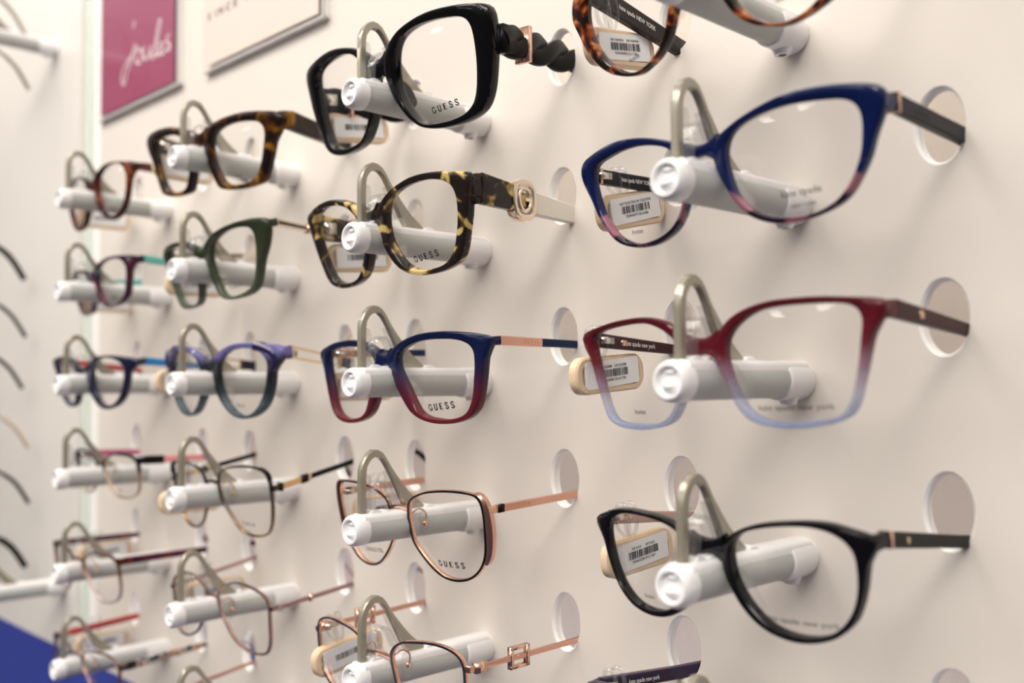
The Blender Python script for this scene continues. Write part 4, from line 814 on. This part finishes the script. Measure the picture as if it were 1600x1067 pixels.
# ------------------------------------------------------------------ which glasses hang where
AC = lambda m, a1=9: [(0.0, a1, m, 'flat')]
gt = lambda u, v, rot=3, h=0.0025: [(1, 'GUESS', u, v, h, 0.0034, 1, rot, 'serif')]
fu = lambda u, v, rot=-1, h=0.0017, xs=0.9: [(1, 'FURLA', u, v, h, xs, 1.35, rot, 'sans')]
SP = {
'A': dict(rim='tortA', arm=AC('dk_tort'), T=0.0042, label='brown tortoiseshell rounded glasses cut off by the top edge of the photo',
     text=[(-1, 'Acetate', -0.0325, -0.026, 0.0016, 0.8, 1, 8, 's'), (1, 'kate spade', 0.032, -0.0205, 0.0022, 0.9, 1, 0, 's'), (1, 'NEW YORK', 0.033, -0.0240, 0.0012, 0.9, 1, 0, 's')], armtext=('kate spade NEW YORK', 0.34, 0.9, 0.0018)),
'B': dict(rim='gradB', arm=AC('dknavy'), T=0.0042, label='blue cat-eye glasses fading to pink tortoiseshell at the bottom, large at upper right',
     text=[(-1, 'Acetate', -0.0355, -0.0232, 0.0017, 0.8, 1, 0, 's'), (1, 'kate spade', 0.0345, -0.0205, 0.0022, 0.95, 1.05, 0, 's'), (1, 'NEW YORK', 0.0345, -0.0242, 0.0012, 0.95, 1, 0, 's')], armtext=('kate spade NEW YORK', 0.30, 0.9, 0.0017),
     bits=[(0.03, 0.0006, 0.0030, 0.0020, 'rose', 'metal_ring', False)], armtextR=('kate spade', 0.25, 0.5, 0.0016, 'grey_arm')),
'C': dict(rim='gradC', arm=AC('maroon'), T=0.0042, label='burgundy glasses fading to clear pale blue at the bottom of the rims',
     text=[(-1, 'Acetate', -0.0325, -0.0220, 0.0017, 0.8, 1, 0, 's'), (1, 'kate spade new york', 0.0325, -0.0220, 0.0018, 1.12, 1.05, -1, 's')], armtext=('kate spade new york', 0.30, 0.9, 0.0019),
     bits=[(0.30, 0.0016, 0.0011, 0.0020, 'rose', 'metal_spade', False)]),
'D': dict(rim='black', arm=AC('grey_arm'), armL=AC('nude'), T=0.0042, label='glossy black round cat-eye glasses at lower right',
     text=[(-1, 'Acetate', -0.0325, -0.0220, 0.0015, 0.8, 1, 0, 's'), (1, 'kate spade new york', 0.0315, -0.0225, 0.0018, 1.12, 1.05, -1, 's')],
     bits=[(0.03, 0.0007, 0.0026, 0.0020, 'rose', 'metal_ring', False), (0.22, 0.0009, 0.0009, 0.0019, 'gold', 'metal_spade', False)]),
'F': dict(rim='black', arm=[(0.0, 1.7, 'black_m', 'braid')], T=0.0062, tx=0.0022, padmat='black', label='oversized glossy black square glasses with thick braided black arms',
     text=gt(0.0375, -0.0255, 4), bk=0.0030, bits=[(0.30, 0.0012, 0.0078, 0.0038, 'rose', 'metal_band', False), (0.05, 0.005, 0.0058, 0.0026, 'black_m', 'arm_root', False)]),
'G': dict(rim='tortG', arm=[(0.0, 0.36, 'tortG', 'flat'), (0.48, 9, 'ivory', 'flat')], tx=0.0019, T=0.0052, g_buckle=0.43, label='black and honey spotted tortoiseshell glasses with cream arms and a round metal buckle',
     text=gt(0.0322, -0.0228, 4, 0.0025), padmat='clear', bk=0.0030, bits=[(0.43, 0.0035, 0.0030, 0.0016, 'tortG', 'arm_joint', False)]),
'H': dict(rim='gradH', arm=[(0.0, 0.52, 'rose_satin', 'flat'), (0.52, 9, 'navy_arm', 'flat', 0.95)], tx=0.0014, T=0.0048, label='navy glasses fading to red at the bottom, with rose gold and navy arms',
     text=gt(0.0355, -0.0228, 4, 0.0026), armtextR=('GUESS', 0.30, 0.5, 0.0019, 'rose'), bk=0.0026),
'I': dict(rim='rose', inlay='black_m', arm=[(0.0, 9, 'rose_satin', 'flat')], side_plate=True, label='thin rose gold butterfly glasses with black edging and pink side bars',
     text=gt(0.0307, -0.0245, 0, 0.0024)+[(-1, 'STAINLESS STEEL', -0.0245, -0.0235, 0.0021, 0.62, 1.0, 2, 's')], bits=[(0.05, 0.0016, 0.0017, 0.0012, 'black_m', 'hinge_cover', False)], armtextR=('GUESS', 0.25, 0.5, 0.0014, 'rose')),
'J': dict(rim='rose', inlay='enamel', arm=[(0.0, 9, 'rose_satin', 'rod', 0.0012)], label='rose gold and black wire glasses with square buckles on the arms, at the bottom edge',
     bits=[(0.40, 0.0052, 0.0046, 0.0012, 'rose', 'square_buckle', True), (0.43, 0.0028, 0.0009, 0.0009, 'rose', 'buckle_pin', False), (0.02, 0.0028, 0.0020, 0.0016, 'rose', 'hinge_knuckle', False)]),
'K': dict(rim='tortK', arm=AC('tortK'), T=0.0050, tx=0.0024, label='dark amber tortoiseshell angular glasses below the pink sign',
     text=fu(0.0308, -0.0240), bk=0.003, bits=[]),
'L': dict(rim='olive', arm=[(0.0, 9, 'palegold', 'double', 1.0), (0.02, 0.93, 'green_line', 'flat', 0.5, 0.6)], T=0.0044, label='translucent olive green square glasses with slim rose gold arms',
     text=fu(0.030, -0.0240, 2, 0.0024, 0.95), bits=[(0.42, 0.0012, 0.0026, 0.0018, 'rose', 'metal_bead', False)]),
'M': dict(rim='gradM', arm=[(0.0, 0.84, 'gold', 'double', 1.0), (0.84, 9, 'navy', 'flat')], T=0.0046, label='round blue-grey and violet glasses with twin gold wire arms',
     text=fu(0.0292, -0.0250, -2, 0.0021, 0.72), corner=('violet', 3, 15, 0.0032)),
'N': dict(rim='gun', arm=[(0.0, 0.33, 'gold', 'flat'), (0.36, 9, 'black_m', 'rod', 0.0014)], pad='gold', label='slim gunmetal and gold wire glasses with black arms',
     text=fu(0.0305, -0.0240, -1, 0.0027, 0.8), corner=('black_m', 7, 13, 0.0012), bits=[(0.0, 0.0012, 0.0023, 0.0014, 'black_m', 'hinge_cover', False), (0.33, 0.0020, 0.0022, 0.0016, 'black_m', 'arm_collar', False), (0.39, 0.0012, 0.0020, 0.0014, 'gold', 'gold_ring', False)]),
'O': dict(rim='bronze', arm=[(0.0, 9, 'mauve_metal', 'double', 0.8)], label='thin bronze wire glasses with twin mauve bar arms',
     text=fu(0.030, -0.0240, -2, 0.0024, 0.75), bits=[(0.42, 0.0010, 0.0020, 0.0014, 'rose', 'metal_bead', False)]),
'Q': dict(rim='tortQ', arm=AC('dkred'), T=0.0040, label='small round red-brown tortoiseshell glasses, topmost of the left column', text=[(1, 'joules', 0.029, -0.0225, 0.0022, 0.9, 1, 0, 's')]),
'R': dict(rim='tortR', arm=AC('teal'), T=0.0040, label='dark plum tortoiseshell glasses with turquoise arms', text=[(1, 'joules', 0.031, -0.0195, 0.0022, 0.9, 1, 0, 's')]),
'S': dict(rim='navy', arm=AC('azure'), armL=AC('red'), T=0.0040, label='dark navy round glasses with bright blue arms, red on the inside', text=[]),
'T': dict(rim='browT', arm=[(0.0, 0.30, 'black_m', 'flat', 1.15), (0.30, 9, 'pink', 'flat')], armL=[(0.0, 9, 'hotpink', 'flat')], tx=0.0013, pad='gold', corner=('black_m', 2, 24, 0.0013), label='black and gold browline glasses with pink arms',
     text=[(1, 'joules', 0.028, -0.0180, 0.0020, 0.9, 1, 0, 's')]),
'U': dict(rim='browU', arm=[(0.0, 9, 'purple_pat', 'flat')], tx=0.0013, label='brown metal glasses with dark plum patterned arms',
     text=[(1, 'joules', 0.026, -0.0200, 0.0018, 0.9, 1, 0, 's')]),
'V': dict(rim='bronze', arm=[(0.0, 0.10, 'dk_tort', 'flat'), (0.10, 9, 'multi', 'flat')], armL=[(0.0, 9, 'red', 'flat')], tx=0.0013, label='rose metal glasses with multicoloured confetti arms, lowest of the left column'),
}
E2 = dict(G['C']); E2 = {k: v for k, v in E2.items()}
# row below the photo's bottom edge: only an arm and a corner show
G['E'] = dict(G['C'], w=4, o=[0.0, -62.0, -252.0], r=[-4.0, 6, -1.0], re=(60.0, -246.0), le=(-57.0, -249.0), hh=(5.5, 5.0), tag=(-59.0, -33.0, -264.0, 4))
SP['E'] = dict(rim='maroonc', arm=AC('maroonc'), label='plum glasses at the bottom edge, only the arm and a corner in view', armtext=('kate spade new york', 0.30, 0.9, 0.0018))
G['P'] = dict(G['O'], w=5, o=[-348.9, -58.0, -319.0], re=(-288.0, -312.0), le=(-394.4, -309.5), tag=None)
SP['P'] = dict(rim='rose', arm=[(0.0, 9, 'rose_satin', 'rod', 0.0011)], label='rose gold wire glasses at the bottom edge, left of centre, mostly below the photo')
TAGTXT = {
'A': [('SAF HANNA    SAF HANNA', 0.0022), ('9234546498 52x17 086', -0.0030)],
'B': [('SAF CELESTINE SAF CELESTINE', 0.0022), ('9234546477 53x16 8R6', -0.0030)],
'C': [('SAF IZARM    SAF IZARM', 0.0022), ('9234530486 53x16 C9A', -0.0030)],
'D': [('SAF AILA      SAF AILA', 0.0022), ('9234530384 47x17 807', -0.0030)],
}
TILT = dict(A=8, B=12, C=4, D=4, F=6, G=4, J=8, K=-2, U=2)
SHORT = dict(A='the brown tortoiseshell glasses at the top edge', B='the blue and pink cat-eye glasses', C='the burgundy to clear glasses', D='the black round glasses', E='the plum glasses at the bottom edge',
 F='the black glasses with braided arms', G='the spotted tortoiseshell glasses', H='the navy to red glasses', I='the rose gold butterfly glasses', J='the buckle-armed wire glasses',
 K='the amber tortoiseshell angular glasses', L='the olive green glasses', M='the round violet-topped glasses', N='the gunmetal glasses with black arms', O='the bronze wire glasses', P='the rose wire glasses at the bottom edge',
 Q='the round red-brown glasses', R='the plum glasses with turquoise arms', S='the navy glasses with blue arms', T='the browline glasses with pink arms', U='the brown glasses with plum arms', V='the confetti-armed glasses')
for key, d in G.items():
    t, arms, MW_ = build_glasses(key, d, SP[key])
    place_rod(-d['c']*CW, -d['w']*S, 'white and grey display rod holding '+SHORT[key])
    if d.get('tag'):
        tg = d['tag']; W0 = MW_ @ arms[1][1]; P1 = arms[1][2]; q = (tg[1]/1000-W0.y)/(P1.y-W0.y); az = W0.z+(P1.z-W0.z)*q; ax = W0.x+(P1.x-W0.x)*q
        az = max(az, tg[2]/1000+0.009)
        make_tag((tg[0]/1000, tg[1]/1000, tg[2]/1000), TILT.get(key, 0), az, 'cream security tag on the arm of '+SHORT[key], TAGTXT.get(key, []), label_tilt=2)

# ------------------------------------------------------------------ blurred things on the left panel
place_rod(-0.757, 0.180, 'empty display rod at the upper left edge of the photo')
place_rod(-0.722, -0.306, 'empty display rod at the lower left edge, above the blue base')
TIPS = [(-802.6, 202.3, 'lever', 'grey', 'topmost, above the upper rod'), (-792.0, 147.8, 'lever', 'grey', 'just below the upper rod'), (-797.7, -31.2, 'black_m', 'dark', 'thick black, third from the top'),
        (-792.4, -85.4, 'black_m', 'black', 'black, fourth from the top'), (-799.2, -133.1, 'grey_arm', 'charcoal', 'charcoal, fifth from the top'), (-780.3, -187.8, 'palegold', 'pale', 'very pale, sixth from the top'),
        (-778.6, -237.9, 'grey_arm', 'charcoal', 'charcoal, seventh from the top'), (-784.9, -296.9, 'black_m', 'black', 'thick black, lowest')]
for i, (tx_, tz, mt, cn, pos) in enumerate(TIPS):
    thick = 0.0023 if 'thick' in pos else 0.0015
    xr = tx_/1000; z = tz/1000; cx = xr-0.066
    t = empty('eyeglasses', (cx, -0.150, z+0.034), 'blurred glasses whose arm tips show at the left edge, '+pos, 'glasses', 'glasses on the left panel')
    b = MB(); ov = [Vector((0.034+0.026*math.copysign(abs(math.cos(a))**.8, math.cos(a)), 0.020*math.copysign(abs(math.sin(a))**.8, math.sin(a))-0.014)) for a in [2*PI*k/40 for k in range(40)]]
    for s_ in (1, -1): b.sweep([(s_*p.x, wrap(p.x), p.y) for p in ov], (0.0018, 0.0016), 8, 0.7, up=Vector((0, 1, 0)), closed=True)
    b.sweep([(-0.009, 0, -0.008), (-0.005, -0.0005, -0.005), (0.005, -0.0005, -0.005), (0.009, 0, -0.008)], (0.0016, 0.0018), 8, 0.7)
    b.obj('frame_front', M[mt], t)
    for s_ in (1, -1):
        b = MB(); vs = [(s_*p.x, wrap(p.x)+0.0004, p.y) for p in ov]+[(s_*p.x, wrap(p.x)+0.0014, p.y) for p in ov]; n = len(ov)
        b.add(vs, [tuple(range(n)), tuple(range(n, 2*n))]+[(k, (k+1) % n, n+(k+1) % n, n+k) for k in range(n)]); b.obj('lens', M['lens'], t, False)
        pp = catmull([Vector(p) for p in ((s_*0.060, 0.004, 0.0), (s_*0.066, 0.010, 0.0), (s_*0.067, 0.06, 0.0), (s_*0.066, 0.098, 0), (s_*0.066, 0.112, -0.004), (s_*0.066, 0.126, -0.015), (s_*0.066, 0.138, -0.034))], 5, False)
        b = MB(); b.sweep(pp, [(0.0012, thick*(1 if k < len(pp)*0.7 else 1.25)) for k in range(len(pp))], 10, 0.6); b.obj('temple_arm', M[mt], t)
